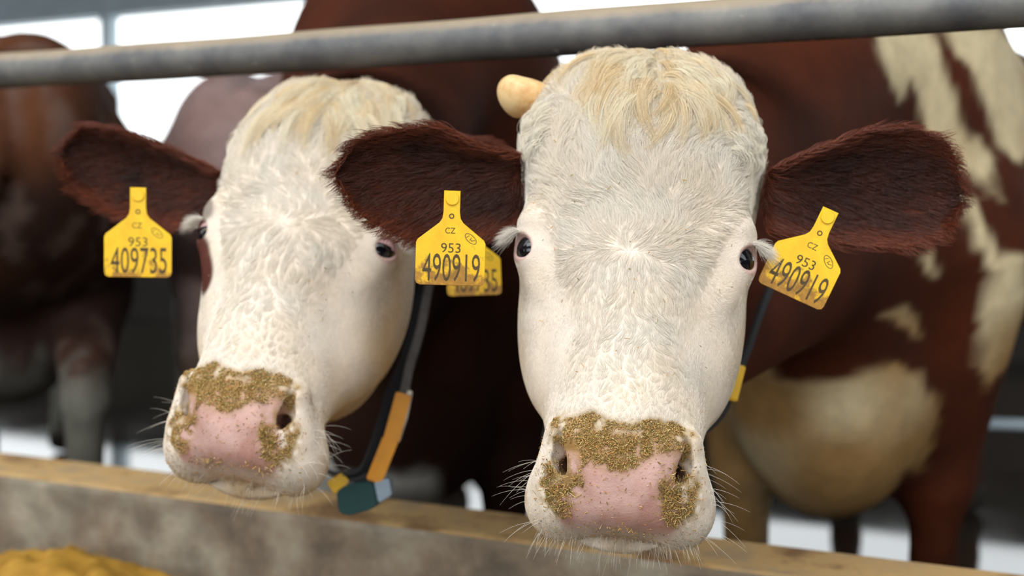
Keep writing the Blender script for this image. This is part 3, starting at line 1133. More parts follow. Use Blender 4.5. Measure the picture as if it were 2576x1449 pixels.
# ------------------------------------------------------------------ coat hair of the two heads
def face_fur(c, nh, seed, whorl, Lmul=1.0):
    q = (c.V - c.t) @ c.R
    fq = q[c.F].mean(1)
    fN = c.N[c.F].mean(1)
    col, wet, back = head_color(fq, c)
    view = np.array([0, 0, 1.0]) - c.V[c.F].mean(1)
    facing = (fN * view).sum(1) / np.linalg.norm(view, axis=1) > -0.35
    m = (np.linalg.norm(fq, axis=1) < 0.40) & (fq[:, 1] > -0.26) & (wet < 0.35) & (back < 0.5) & facing
    ax = np.abs(fq[:, 0])
    eye = ((ax - 0.1245) / 0.0185) ** 2 + ((fq[:, 1] + 0.029) / 0.0185) ** 2 + ((fq[:, 2] + 0.002) / 0.0152) ** 2
    m &= eye > 1.0
    nos = ((ax - 0.054) / 0.015) ** 2 + ((fq[:, 2] + 0.234) / 0.024) ** 2
    m &= ~((nos < 1) & (fq[:, 2] < -0.2))
    roots, tr, bc = sample_surface(c.V, c.F, m, nh, seed)
    nr = (c.N[tr] * bc[:, :, None]).sum(1)
    nr /= np.linalg.norm(nr, axis=1, keepdims=True)
    lq = (roots - c.t) @ c.R
    x, y, z = lq.T
    r = np.random.default_rng(seed)
    # flow away from the whorl between the eyes, wavy on the forehead
    dx, dz = x - whorl[0], z - whorl[1]
    upper = sstep(-0.01, 0.03, dz)
    vx = dx * (0.9 * upper + 0.45 * (1 - upper))
    vz = dz + 0.012 * np.sign(dz) * (1 - np.exp(-np.abs(dz) / 0.02))
    # behind the brow and on the cheeks the hair lies back and down
    side = sstep(-0.04, -0.10, y)
    ang = np.arctan2(vz, vx)
    wv = vnoise(x * 26, z * 26, y * 10, 21) - 0.5
    wv2 = vnoise(x * 60, z * 45, y * 30, 22) - 0.5
    ang = ang + (1.5 * wv * (0.35 + 0.65 * upper) + 1.7 * wv2) * (1 - 0.5 * side)
    d = np.stack([np.cos(ang) * (1 - 0.3 * side), -0.7 * side, np.sin(ang) * (1 - side) - 0.5 * side], 1)
    d = d @ c.R.T
    # hair length over the head
    L = np.interp(z, [-0.30, -0.26, -0.20, -0.15, -0.08, 0.0, 0.08, 0.16, 0.22, 0.27], [0.004, 0.003, 0.0028, 0.005, 0.0095, 0.012, 0.015, 0.020, 0.026, 0.026])
    ey = np.sqrt((np.abs(x) - 0.12) ** 2 + (y + 0.035) ** 2 + z ** 2)
    L = L * (0.35 + 0.65 * sstep(0.025, 0.065, ey)) * (1 - 0.35 * side)
    lift = np.interp(z, [-0.2, -0.1, 0.05, 0.2], [0.16, 0.20, 0.34, 0.5]) * (0.7 + 0.6 * r.random(nh))
    bw = np.interp(z, [-0.20, -0.10, -0.05, 0.0, 0.06, 0.1], [0.075, 0.052, 0.060, 0.080, 0.11, 0.2])
    cen = sstep(0.012, -0.008, np.abs(x) - bw + 0.012 * wv)
    L = L * (0.42 + 0.78 * cen)
    lift = lift * (0.6 + 0.5 * cen)
    L = L * (0.65 + 0.6 * r.random(nh)) * Lmul
    pts = clump_hairs(roots, nr, d, L, 5, lift, nh // 26, 0.15 + 0.42 * cen, 0.12, seed)
    hcol, _, _ = head_color(lq, c)
    hcol = hcol * (0.86 + 0.2 * r.random((nh, 1)))
    hcol = np.clip(hcol, 0, 0.9)
    o = hair_obj('face_fur', pts, taper(5, 0.00016, 0.25), hcol, M_FUR, c.obj)
    return o


face_fur(cr, 150000, 31, (-0.004, -0.018))
face_fur(cl, 90000, 32, (0.0, 0.0), 1.05)

# ------------------------------------------------------------------ feed barrier pipe
def mat_pipe():
    m, nt, b = new_mat('galvanised_pipe')
    n1 = noise_node(nt, 9, 6, 0.65)
    n2 = noise_node(nt, 45, 4, 0.6)
    c1 = ramp(nt, n1.outputs[0], [(0.35, lin(82, 82, 86)[:3]), (0.65, lin(124, 122, 118)[:3])])
    geo = N(nt, 'ShaderNodeNewGeometry')
    sx = N(nt, 'ShaderNodeSeparateXYZ')
    nt.links.new(geo.outputs['Normal'], sx.inputs[0])
    ad = N(nt, 'ShaderNodeMath', operation='MULTIPLY_ADD')
    nt.links.new(n1.outputs[0], ad.inputs[0])
    ad.inputs[1].default_value = 0.5
    nt.links.new(sx.outputs[2], ad.inputs[2])
    up = ramp(nt, ad.outputs[0], [(0.55, (0, 0, 0)), (1.0, (0.85, 0.85, 0.85))])
    c = mixc(nt, up.outputs[0], c1.outputs[0], lin(184, 164, 138))
    sp = ramp(nt, n2.outputs[0], [(0.66, (0, 0, 0)), (0.72, (0.7, 0.7, 0.7))])
    c = mixc(nt, sp.outputs[0], c, lin(190, 186, 180))
    nt.links.new(c, b.inputs['Base Color'])
    b.inputs['Metallic'].default_value = 0.25
    b.inputs['Roughness'].default_value = 0.55
    bump(nt, b, n2.outputs[0], 0.25, 0.002)
    return m


M_PIPE = mat_pipe()


def tube(path, r, seg=16, cap=True):
    """verts/faces of a tube along a polyline; r scalar or per point"""
    P = np.asarray(path, float)
    n = len(P)
    r = np.broadcast_to(r, (n,))
    V, Fc = [], []
    T = np.gradient(P, axis=0)
    T /= np.linalg.norm(T, axis=1, keepdims=True)
    ref = np.array([0, 0, 1.0]) if abs(T[0][2]) < 0.9 else np.array([1.0, 0, 0])
    for i in range(n):
        a = np.cross(T[i], ref)
        a /= np.linalg.norm(a)
        b_ = np.cross(T[i], a)
        for k in range(seg):
            th = 2 * math.pi * k / seg
            V.append(P[i] + r[i] * (a * math.cos(th) + b_ * math.sin(th)))
    for i in range(n - 1):
        for k in range(seg):
            Fc.append((i * seg + k, i * seg + (k + 1) % seg, (i + 1) * seg + (k + 1) % seg, (i + 1) * seg + k))
    if cap:
        Fc.append(tuple(range(seg))[::-1])
        Fc.append(tuple(range((n - 1) * seg, n * seg)))
    return V, Fc


PIPE_Z = 1.235
fb = empty('feed_barrier', fence_pt(2.4, 0.0, 0.52))
tag(fb, 'thick galvanised horizontal pipe above the cows\' heads', 'rail')
us = np.linspace(-3.2, 2.4, 120)
pp = [np.array(fence_pt(u, 0.0, PIPE_Z + 0.0015 * math.sin(u * 3.1))) for u in us]
V, Fc = tube(pp, 0.0300 + 0.0006 * np.sin(us * 17), 32)
mesh_obj('pipe', V, Fc, M_PIPE, fb)
for u in (-3.1, 2.35):
    V, Fc = tube([np.array(fence_pt(u, 0.07, z)) for z in (0.5245, 0.9, 1.32)], 0.035, 20)
    mesh_obj('post', V, Fc, M_PIPE, fb)

# rail beyond the cows at the right edge
rl = empty('steel_rail', (2.3, 3.05, 0))
tag(rl, 'thin pale horizontal rail low behind the patched cow', 'rail')
V, Fc = tube([np.array([x, 3.3 - 0.18 * (x - 1.4), 0.365]) for x in np.linspace(1.25, 3.4, 12)], 0.017, 14)
mesh_obj('pipe', V, Fc, M_STEEL, rl)
V, Fc = tube([np.array([3.3, 2.96, z]) for z in (0.0, 0.2, 0.39)], 0.02, 14)
mesh_obj('post', V, Fc, M_STEEL, rl)


# ------------------------------------------------------------------ ear tags
def mat_tag(seed, dirt):
    m, nt, b = new_mat('yellow_tag_plastic')
    n1 = noise_node(nt, 45 + seed, 6, 0.7, coord='Generated' if False else 'Object')
    n2 = noise_node(nt, 140, 4, 0.6)
    tc = N(nt, 'ShaderNodeTexCoord')
    sx = N(nt, 'ShaderNodeSeparateXYZ')
    nt.links.new(tc.outputs['Object'], sx.inputs[0])
    mr = N(nt, 'ShaderNodeMapRange')
    mr.inputs[1].default_value = -0.044
    mr.inputs[2].default_value = -0.098
    mr.inputs[3].default_value = -0.22
    mr.inputs[4].default_value = 0.20 * dirt
    nt.links.new(sx.outputs[1], mr.inputs[0])
    ad = N(nt, 'ShaderNodeMath', operation='ADD')
    nt.links.new(n1.outputs[0], ad.inputs[0])
    nt.links.new(mr.outputs[0], ad.inputs[1])
    dr = ramp(nt, ad.outputs[0], [(0.52, (0, 0, 0)), (0.62, (0.85, 0.85, 0.85))])
    dc = ramp(nt, n2.outputs[0], [(0.35, lin(120, 72, 24)[:3]), (0.65, lin(168, 112, 40)[:3])])
    yc = ramp(nt, n1.outputs[0], [(0.3, lin(232, 176, 8)[:3]), (0.7, lin(246, 204, 26)[:3])])
    c = mixc(nt, dr.outputs[0], yc.outputs[0], dc.outputs[0])
    nt.links.new(c, b.inputs['Base Color'])
    b.inputs['Roughness'].default_value = 0.45
    return m


M_INK = mat_plain('tag_ink', lin(78, 58, 22), 0.6, 300, 0.35)
M_YEL = mat_plain('yellow_plastic', lin(240, 190, 20), 0.45, 60, 0.08)


def text_mesh(s):
    cu = bpy.data.curves.new('lettering', 'FONT')
    cu.body = s
    cu.resolution_u = 3
    o = bpy.data.objects.new('lettering', cu)
    COL.objects.link(o)
    dg = bpy.context.evaluated_depsgraph_get()
    me = bpy.data.meshes.new_from_object(o.evaluated_get(dg))
    bpy.data.objects.remove(o)
    return me


def tag_outline():
    r = []
    half = [(0.0000, 0.0082, 'x')]
    pts = [(-0.0085, 0.0), (0.0085, 0.0), (0.0085, -0.022), (0.0095, -0.029), (0.0125, -0.0335), (0.0345, -0.051), (0.0362, -0.0545), (0.0362, -0.093), (0.0350, -0.0968), (0.0315, -0.0985),
           (-0.0315, -0.0985), (-0.0350, -0.0968), (-0.0362, -0.093), (-0.0362, -0.0545), (-0.0345, -0.051), (-0.0125, -0.0335), (-0.0095, -0.029), (-0.0085, -0.022)]
    return pts


TAG_OUT = tag_outline()


def ear_tag(label, origin, roll, yaw, pitch, number, scale, dirt, seed, ns=6):
    root = empty('ear_tag', origin)
    root.rotation_euler = (Matrix.Rotation(yaw, 3, 'Z') @ Matrix.Rotation(pitch, 3, 'X') @ Matrix.Rotation(roll, 3, 'Y') @ Matrix.Rotation(math.pi / 2, 3, 'X')).to_euler()
    root.scale = (scale,) * 3
    tag(root, label, 'ear tag', 'yellow ear tags')
    th = 0.0016
    bm = bmesh.new()
    a = [bm.verts.new((x, y, 0)) for x, y in TAG_OUT]
    bm.faces.new(a)
    r = bmesh.ops.extrude_face_region(bm, geom=bm.faces[:])
    bmesh.ops.translate(bm, verts=[v for v in r['geom'] if isinstance(v, bmesh.types.BMVert)], vec=(0, 0, th))
    bmesh.ops.recalc_face_normals(bm, faces=bm.faces)
    eds = [e for e in bm.edges if abs(e.verts[0].co.z - e.verts[1].co.z) < 1e-6]
    bmesh.ops.bevel(bm, geom=eds, offset=0.0004, segments=1, affect='EDGES')
    me = bpy.data.meshes.new('panel')
    bm.to_mesh(me)
    bm.free()
    me.materials.append(mat_tag(seed, dirt))
    p = bpy.data.objects.new('panel', me)
    p.parent = root
    COL.objects.link(p)
    # pin head and the stud ring on the neck
    bm = bmesh.new()
    bmesh.ops.create_cone(bm, segments=24, radius1=0.0074, radius2=0.0066, depth=0.0022, cap_ends=True, matrix=Matrix.Translation((0, -0.0082, 0.0024)))
    bmesh.ops.create_cone(bm, segments=12, radius1=0.0025, radius2=0.0025, depth=0.014, cap_ends=True, matrix=Matrix.Translation((0, -0.0082, -0.007)))
    me = bpy.data.meshes.new('pin')
    bm.to_mesh(me)
    bm.free()
    me.materials.append(M_YEL)
    p = bpy.data.objects.new('pin', me)
    p.parent = root
    COL.objects.link(p)
    bm = bmesh.new()
    # small ring mark and the oval logo as raised print
    def ring(cx, cy, rx, ry, w, ang, seg=28):
        vi, vo = [], []
        for k in range(seg):
            t = 2 * math.pi * k / seg
            for lst, f in ((vi, -w / 2), (vo, w / 2)):
                x, y = (rx + f) * math.cos(t), (ry + f) * math.sin(t)
                lst.append(bm.verts.new((cx + x * math.cos(ang) - y * math.sin(ang), cy + x * math.sin(ang) + y * math.cos(ang), th + 0.00012)))
        for k in range(seg):
            bm.faces.new((vi[k], vo[k], vo[(k + 1) % seg], vi[(k + 1) % seg]))
    ring(0.0, -0.0265, 0.0022, 0.0022, 0.0012, 0)
    me = bpy.data.meshes.new('ring_mark')
    bm.to_mesh(me)
    bm.free()
    me.materials.append(M_INK)
    p = bpy.data.objects.new('ring_mark', me)
    p.parent = root
    COL.objects.link(p)
    bm = bmesh.new()
    ring(0.0205, -0.0495, 0.0072, 0.0036, 0.0007, -0.72)
    for dx, dy, l, an in ((-0.003, 0.0024, 0.004, 0.6), (0.0, 0.0, 0.004, 0.9), (0.0025, -0.002, 0.004, 0.2), (0.0005, -0.0015, 0.003, -0.6)):
        c0 = Vector((0.0205 + dx, -0.0495 + dy, th + 0.00012))
        e = Vector((math.cos(an), math.sin(an), 0)) * l / 2
        n_ = Vector((-math.sin(an), math.cos(an), 0)) * 0.0003
        bm.faces.new([bm.verts.new(c0 + v) for v in (e + n_, -e + n_, -e - n_, e - n_)])
    me = bpy.data.meshes.new('emblem')
    bm.to_mesh(me)
    bm.free()
    me.materials.append(M_INK)
    p = bpy.data.objects.new('emblem', me)
    p.parent = root
    COL.objects.link(p)
    for s, cx, cy, w, h, bold in (('CZ', -0.001, -0.0415, 0.0105, 0.0062, 0.0), ('953', 0.0, -0.0595, 0.0205, 0.0100, 0.0), (number, 0.001, -0.0800, 0.060, 0.0290, 0.0)):
        me = text_mesh(s)
        co = np.empty(len(me.vertices) * 3)
        me.vertices.foreach_get('co', co)
        co = co.reshape(-1, 3)
        lo, hi = co.min(0), co.max(0)
        co[:, 0] = (co[:, 0] - (lo[0] + hi[0]) / 2) / (hi[0] - lo[0]) * w + cx
        co[:, 1] = (co[:, 1] - (lo[1] + hi[1]) / 2) / (hi[1] - lo[1]) * h + cy
        co[:, 2] = th + 0.00015
        me.vertices.foreach_set('co', co.ravel())
        me.materials.append(M_INK)
        p = bpy.data.objects.new('lettering', me)
        p.parent = root
        COL.objects.link(p)
    return root


ear_tag('yellow ear tag 490919 hanging in front of the other cow\'s brow', PX(1138, 480, 1.185), 0.035, 0.10, -0.05, '490919', 1.0, 1.0, 1)
ear_tag('steeply slanting yellow ear tag 490919 beside the patched flank', PX(2090, 528, 1.205), 0.43, -0.12, -0.05, '490919', 1.03, 1.05, 5)
ear_tag('fully visible yellow ear tag 409735 on the tilted cow\'s outer ear', PX(348, 472, 1.40), 0.02, 0.10, -0.02, '409735', 1.12, 0.45, 9)
ear_tag('yellow ear tag mostly covered by the 490919 tag in front', PX(1186, 548, 1.44), -0.05, -0.25, -0.03, '409735', 1.0, 0.7, 13)


# ------------------------------------------------------------------ collars
def ribbon(path, wdt, th, axis_pt, closed=True, res=8):
    """flat strap along a closed path; width runs along the direction that faces the loop axis"""
    P = np.asarray(path, float)
    n = len(P)
    Q = []
    for i in range(n):
        p0, p1, p2, p3 = P[(i - 1) % n], P[i], P[(i + 1) % n], P[(i + 2) % n]
        for k in range(res):
            t = k / res
            Q.append(0.5 * ((2 * p1) + (-p0 + p2) * t + (2 * p0 - 5 * p1 + 4 * p2 - p3) * t * t + (-p0 + 3 * p1 - 3 * p2 + p3) * t ** 3))
    Q = np.array(Q)
    m = len(Q)
    c = Q.mean(0)
    T = np.roll(Q, -1, 0) - np.roll(Q, 1, 0)
    T /= np.linalg.norm(T, axis=1, keepdims=True)
    out = Q - c
    out -= T * (out * T).sum(1, keepdims=True)
    out /= np.linalg.norm(out, axis=1, keepdims=True)
    Wd = np.cross(T, out)
    V = []
    for i in range(m):
        for a, b_ in ((-1, -1), (1, -1), (1, 1), (-1, 1)):
            V.append(Q[i] + Wd[i] * a * wdt / 2 + out[i] * b_ * th / 2)
    Fc = []
    for i in range(m):
        j = (i + 1) % m
        for k in range(4):
            Fc.append((i * 4 + k, i * 4 + (k + 1) % 4, j * 4 + (k + 1) % 4, j * 4 + k))
    return V, Fc


def hug(path, c, gap=0.006, res=10):
    """closed path resampled and pushed just outside the neck"""
    P = np.asarray(path, float)
    n = len(P)
    Q = []
    for i in range(n):
        p0, p1, p2, p3 = P[(i - 1) % n], P[i], P[(i + 1) % n], P[(i + 2) % n]
        for k in range(res):
            t = k / res
            Q.append(0.5 * ((2 * p1) + (-p0 + p2) * t + (2 * p0 - 5 * p1 + 4 * p2 - p3) * t * t + (-p0 + 3 * p1 - 3 * p2 + p3) * t ** 3))
    Q = np.array(Q)
    for it in range(6):
        for i in range(len(Q)):
            f = c.bvh_all.find_nearest(Vector(Q[i]))
            s = (Vector(Q[i]) - f[0]).dot(f[1])
            if s < gap:
                Q[i] = np.array(f[0] + f[1] * gap)
        if it < 5:
            Q = 0.25 * np.roll(Q, 1, 0) + 0.5 * Q + 0.25 * np.roll(Q, -1, 0)
    return Q


for c_ in (cr, cl):
    fm_ = c_.V[c_.F].mean(1)
    mk = (np.linalg.norm(fm_ - c_.t, axis=1) < 1.1)
    c_.bvh_all = BVHTree.FromPolygons([tuple(v) for v in c_.V], [tuple(f) for f in c_.F[mk].tolist()])


def bar_between(a, b_, wdt, th, face):
    """bevelled flat bar from a to b, its broad side towards face"""
    a, b_ = Vector(a), Vector(b_)
    d = (b_ - a)
    L = d.length
    d.normalize()
    fz = Vector(face) - (a + b_) / 2
    fz -= d * fz.dot(d)
    fz.normalize()
    sx_ = d.cross(fz)
    bm = bmesh.new()
    bmesh.ops.create_cube(bm, size=1.0)
    for v in bm.verts:
        v.co = (a + b_) / 2 + d * (v.co.x * L) + sx_ * (v.co.y * wdt) + fz * (v.co.z * th)
    bmesh.ops.recalc_face_normals(bm, faces=bm.faces)
    bmesh.ops.bevel(bm, geom=bm.edges[:], offset=min(wdt, th, L) * 0.22, segments=2, affect='EDGES')
    return bm


M_STRAP = mat_plain('grey_strap', lin(112, 108, 106), 0.8, 80, 0.2)
M_STRAPD = mat_plain('dark_strap', lin(46, 46, 50), 0.7, 80, 0.2)
M_ORANGE = mat_plain('orange_yellow_plastic', lin(222, 148, 0), 0.5, 50, 0.1)
M_GREEN = mat_plain('green_plastic', lin(8, 62, 62), 0.55, 60, 0.12)
M_BLUEG = mat_plain('blue_grey_plastic', lin(150, 168, 186), 0.5, 60, 0.08)
M_CLIP = mat_plain('pale_clip', lin(214, 204, 190), 0.5)

CAM0 = (0, 0, 1.0)
col_l = empty('collar', PX(905, 1250, 1.50))
tag(col_l, 'neck collar with orange links and a dark green block under the jaw', 'collar')
pl = [PX(1062, 640, 1.60), PX(1050, 760, 1.575), PX(1034, 890, 1.55), PX(1014, 1000, 1.53), PX(985, 1110, 1.515), PX(945, 1205, 1.50), PX(900, 1222, 1.50), PX(850, 1205, 1.52),
      PX(760, 1120, 1.60), PX(690, 950, 1.75), PX(690, 700, 1.90), PX(780, 500, 1.95), PX(920, 450, 1.90), PX(1030, 520, 1.70)]
pl = hug(pl, cl, 0.026)
V, Fc = ribbon(pl, 0.013, 0.004, None, res=1)
mesh_obj('strap', V, Fc, M_STRAP, col_l, smooth=False)
pl2 = hug([np.array(p) + np.array([-0.013, 0.012, 0.006]) for p in pl[::4]], cl, 0.024, 4)
V, Fc = ribbon(pl2, 0.030, 0.004, None, res=1)
o = mesh_obj('strap', V, Fc, M_STRAPD, col_l, smooth=False)
o['label'] = 'dark inner strap'
bm_obj('link', bar_between(PX(1016, 990, 1.505), PX(984, 1108, 1.495), 0.0215, 0.007, CAM0), M_ORANGE, col_l)
bm_obj('link', bar_between(PX(983, 1104, 1.493), PX(940, 1212, 1.485), 0.0215, 0.007, CAM0), M_ORANGE, col_l)
bm_obj('link', bar_between(PX(872, 1202, 1.505), PX(832, 1228, 1.495), 0.0190, 0.007, CAM0), M_YEL, col_l)
for a, b_ in (((1024, 990), (1037, 986)), ((996, 1112), (1006, 1102))):
    bm_obj('clip', bar_between(PX(*a, 1.5), PX(*b_, 1.5), 0.006, 0.006, CAM0), M_CLIP, col_l)
V, Fc = tube([PX(1034, 990, 1.506), PX(1022, 1050, 1.503), PX(1004, 1106, 1.5)], 0.0022, 8)
mesh_obj('clip', V, Fc, M_CLIP, col_l)
# the green block: an eight sided housing
fr = [(846, 1238), (860, 1226), (884, 1216), (936, 1211), (952, 1266), (930, 1283), (880, 1297), (858, 1293), (850, 1282)]
bm = bmesh.new()
f0 = [bm.verts.new(PX(x, y, 1.478 + 0.00025 * (x - 846) * 0.3)) for x, y in fr]
f1 = [bm.verts.new(PX(x + 16, y - 8, 1.525)) for x, y in fr]
bm.faces.new(f0)
bm.faces.new(f1[::-1])
for i in range(len(fr)):
    j = (i + 1) % len(fr)
    bm.faces.new((f0[i], f0[j], f1[j], f1[i]))
bmesh.ops.recalc_face_normals(bm, faces=bm.faces)
bmesh.ops.bevel(bm, geom=bm.edges[:], offset=0.0018, segments=2, affect='EDGES')
o = bm_obj('counterweight', bm, M_GREEN, col_l)
o['label'] = 'dark green plastic block'
g = o
fr = [(940, 1212), (978, 1203), (985, 1246), (952, 1266)]
bm = bmesh.new()
f0 = [bm.verts.new(PX(x, y, 1.482)) for x, y in fr]
f1 = [bm.verts.new(PX(x + 8, y - 4, 1.52)) for x, y in fr]
bm.faces.new(f0)
bm.faces.new(f1[::-1])
for i in range(4):
    j = (i + 1) % 4
    bm.faces.new((f0[i], f0[j], f1[j], f1[i]))
bmesh.ops.recalc_face_normals(bm, faces=bm.faces)
bmesh.ops.bevel(bm, geom=bm.edges[:], offset=0.0015, segments=2, affect='EDGES')
o = bm_obj('end_cap', bm, M_BLUEG, col_l)
o['label'] = 'pale blue grey end of the green block'
bm_obj('buckle', bar_between(PX(893, 1180, 1.515), PX(905, 1214, 1.505), 0.026, 0.010, CAM0), M_STRAPD, col_l)

col_r = empty('collar', PX(1842, 965, 1.38))
tag(col_r, 'yellow collar link just showing behind the straight-facing cow\'s jaw', 'collar')
prr = [PX(1868, 800, 1.46), PX(1858, 900, 1.42), PX(1838, 985, 1.40), PX(1800, 1060, 1.39), PX(1680, 1130, 1.39), PX(1540, 1100, 1.42), PX(1450, 950, 1.48), PX(1430, 780, 1.58), PX(1480, 600, 1.68), PX(1620, 520, 1.74), PX(1780, 560, 1.68), PX(1850, 680, 1.56)]
prr = hug(prr, cr, 0.010)
V, Fc = ribbon(prr, 0.012, 0.004, None, res=1)
mesh_obj('strap', V, Fc, M_STRAPD, col_r, smooth=False)
bm_obj('link', bar_between(PX(1856, 918, 1.405), PX(1834, 1006, 1.385), 0.0200, 0.007, CAM0), M_YEL, col_r)

# ------------------------------------------------------------------ lashes, whiskers, forelocks, crumbs
def q2w(c, q):
    return np.asarray(q, float) @ c.R.T + c.t


def strand_set(c, roots, dirs, L, K, sag, seed, spread=0.25, r0=0.0002):
    r = np.random.default_rng(seed)
    n = len(roots)
    d = dirs + spread * r.normal(size=(n, 3))
    d /= np.linalg.norm(d, axis=1, keepdims=True)
    t = np.linspace(0, 1, K)
    pts = roots[:, None, :] + d[:, None, :] * (t[None, :] * L[:, None])[:, :, None]
    pts = pts + (np.array(sag)[None, None, :] * (t * t)[None, :, None] * L[:, None, None])
    return pts


def lashes(c, seed):
    r = np.random.default_rng(seed)
    for s in (-1, 1):
        n = 460
        a = r.random(n)
        # along the upper lid, front corner to back corner
        e1 = np.array([0.77 * s, 0.64, 0])
        e2 = np.array([-0.64 * s, 0.77, 0])
        ctr = np.array([0.1225 * s, -0.029, 0.0])
        th = (a * 1.15 - 1.05)
        roots = ctr + e2 * (0.0165 * np.sin(th))[:, None] + np.array([0, 0, 1.0]) * (0.0125 * np.cos(th) + 0.004 * r.random(n))[:, None] + e1 * (0.003 * np.cos(th))[:, None]
        d = e1[None, :] * 1.0 - e2[None, :] * 0.55 + np.array([0, 0, 0.12])
        d = np.repeat(d, n, 0)
        L = 0.010 + 0.012 * r.random(n)
        pts = strand_set(c, roots, d, L, 5, (0.10 * s, 0, -0.5), seed, 0.34)
        hair_obj('eyelashes', q2w(c, pts.reshape(-1, 3)).reshape(pts.shape), taper(5, 0.00012, 0.2), np.clip(C_WHITE[None, :].repeat(n, 0) * (0.9 + 0.1 * r.random((n, 1))), 0, 1), M_FUR, c.obj)


lashes(cr, 61)
lashes(cl, 62)


def whiskers(c, seed, n_side, n_chin):
    r = np.random.default_rng(seed)
    roots, dirs, L = [], [], []
    bv = c.bvh

    def hit(q, dq):
        o = q2w(c, q)
        e = q2w(c, np.asarray(q) + np.asarray(dq)) - o
        res = bv.ray_cast(Vector(o), Vector(e))
        return None if res[0] is None else (np.array(res[0]) - c.t) @ c.R
    for s in (-1, 1):
        for k in range(n_side):
            z = -0.215 - 0.075 * r.random()
            y = -0.045 - 0.06 * r.random()
            p = hit((0.2 * s, y, z), (-s, 0, 0))
            if p is None:
                continue
            roots.append(p)
            dirs.append((s * 1.0, 0.35, -0.15 - 0.25 * (z + 0.215) / -0.075 + 0.3 * r.normal()))
            L.append(0.014 + 0.028 * r.random())
    for k in range(n_chin):
        x = 0.085 * (2 * r.random() - 1)
        p = hit((x, -0.07 - 0.07 * r.random(), -0.40), (0, 0.0, 1))
        if p is None:
            continue
        roots.append(p)
        dirs.append((x * 5, 0.35 + 0.3 * r.random(), -1.0))
        L.append(0.006 + 0.020 * r.random() ** 2)
    roots, dirs, L = np.array(roots), np.array(dirs, float), np.array(L)
    pts = strand_set(c, roots, dirs, L, 6, (0, 0, -0.25), seed, 0.22)
    n = len(roots)
    hair_obj('whiskers', q2w(c, pts.reshape(-1, 3)).reshape(pts.shape), taper(6, 0.00012, 0.25), C_WHITE[None, :].repeat(n, 0), M_FUR, c.obj)


for c_ in (cr, cl):
    fq_ = (c_.V[c_.F].mean(1) - c_.t) @ c_.R
    mk = np.linalg.norm(fq_, axis=1) < 0.45
    c_.bvh = BVHTree.FromPolygons([tuple(v) for v in c_.V], [tuple(f) for f in c_.F[mk].tolist()])
whiskers(cr, 71, 22, 300)
whiskers(cl, 72, 24, 160)


def forelock(c, seed, locks, per, col_a, col_b, name='forelock'):
    """locks: list of (x0, z0, angle, length, turn) on the head surface"""
    r = np.random.default_rng(seed)
    allp, allc = [], []
    K = 12
    for (x0, z0, ang, ln, turn, lift) in locks:
        p = q2w(c, (x0, 0.1, z0))
        e = q2w(c, (x0, -0.9, z0)) - p
        h = c.bvh.ray_cast(Vector(p), Vector(e))
        if h[0] is None:
            h = c.bvh.find_nearest(Vector(q2w(c, (x0, -0.05, z0))))
        pos, nr = Vector(h[0]), Vector(h[1])
        path, nrs = [], []
        a = ang
        st = ln / (K - 1)
        for k in range(K):
            t = k / (K - 1)
            path.append(np.array(pos) + np.array(nr) * lift * (0.25 + math.sin(math.pi * min(1, t * 1.05)) * 0.75))
            nrs.append(np.array(nr))
            d = Vector(c.R @ np.array([math.cos(a), 0, math.sin(a)]))
            nq = pos + d * st
            f = c.bvh.find_nearest(nq)
            pos, nr = f[0], (nr * 0.5 + f[1] * 0.5).normalized()
            a += turn / (K - 1)
        path, nrs = np.array(path), np.array(nrs)
        T = np.gradient(path, axis=0)
        T /= np.linalg.norm(T, axis=1, keepdims=True)
        S = np.cross(nrs, T)
        t = np.linspace(0, 1, K)
        wdt = 0.0095 * (1.0 - 0.5 * t) * (0.7 + 0.6 * r.random())
        ca = col_a + (col_b - col_a) * min(1, 0.15 + 1.0 * r.random())
        for j in range(per):
            u, v = r.normal() * 0.6, r.random()
            fr_ = 0.08 * r.normal()
            cut = 0.75 + 0.3 * r.random()
            ofs = S * (wdt * u + fr_ * ln * 0.3 * t * t)[:, None] + nrs * (0.004 * v * (1 - 0.5 * t))[:, None]
            pth = path + ofs
            if cut < 1:
                idx = np.linspace(0, (K - 1) * cut, K)
                i0 = np.floor(idx).astype(int).clip(0, K - 2)
                w_ = (idx - i0)[:, None]
                pth = pth[i0] * (1 - w_) + pth[i0 + 1] * w_
            allp.append(pth)
            allc.append(np.clip(ca * (0.82 + 0.3 * r.random()), 0, 0.9))
    hair_obj(name, np.array(allp), taper(K, 0.00014, 0.3), np.array(allc), M_FUR, c.obj)


C_BLOND = np.array(lin(226, 196, 146)[:3])
C_PALE = np.array(lin(244, 230, 204)[:3])
locks = []
rr = np.random.default_rng(81)
for k in range(170):
    # from the parting near the top, to both sides and down the forehead
    side = 1 if rr.random() < 0.5 else -1
    x0 = 0.016 + side * abs(rr.normal()) * 0.028
    z0 = 0.175 + 0.075 * rr.random()
    ang = math.pi * 1.5 + side * (0.15 + 1.25 * rr.random())
    locks.append((x0, z0, ang, 0.035 + 0.070 * rr.random(), -side * (0.3 + 1.1 * rr.random()), 0.003 + 0.009 * rr.random()))
for k in range(60):
    # loose top hair standing over the poll
    x0 = -0.07 + 0.15 * rr.random()
    locks.append((x0, 0.235 + 0.02 * rr.random(), math.pi * 0.5 + 1.6 * rr.normal(), 0.025 + 0.03 * rr.random(), 1.4 * rr.normal(), 0.004 + 0.008 * rr.random()))
forelock(cr, 82, locks, 60, C_BLOND, C_PALE)
locks = []
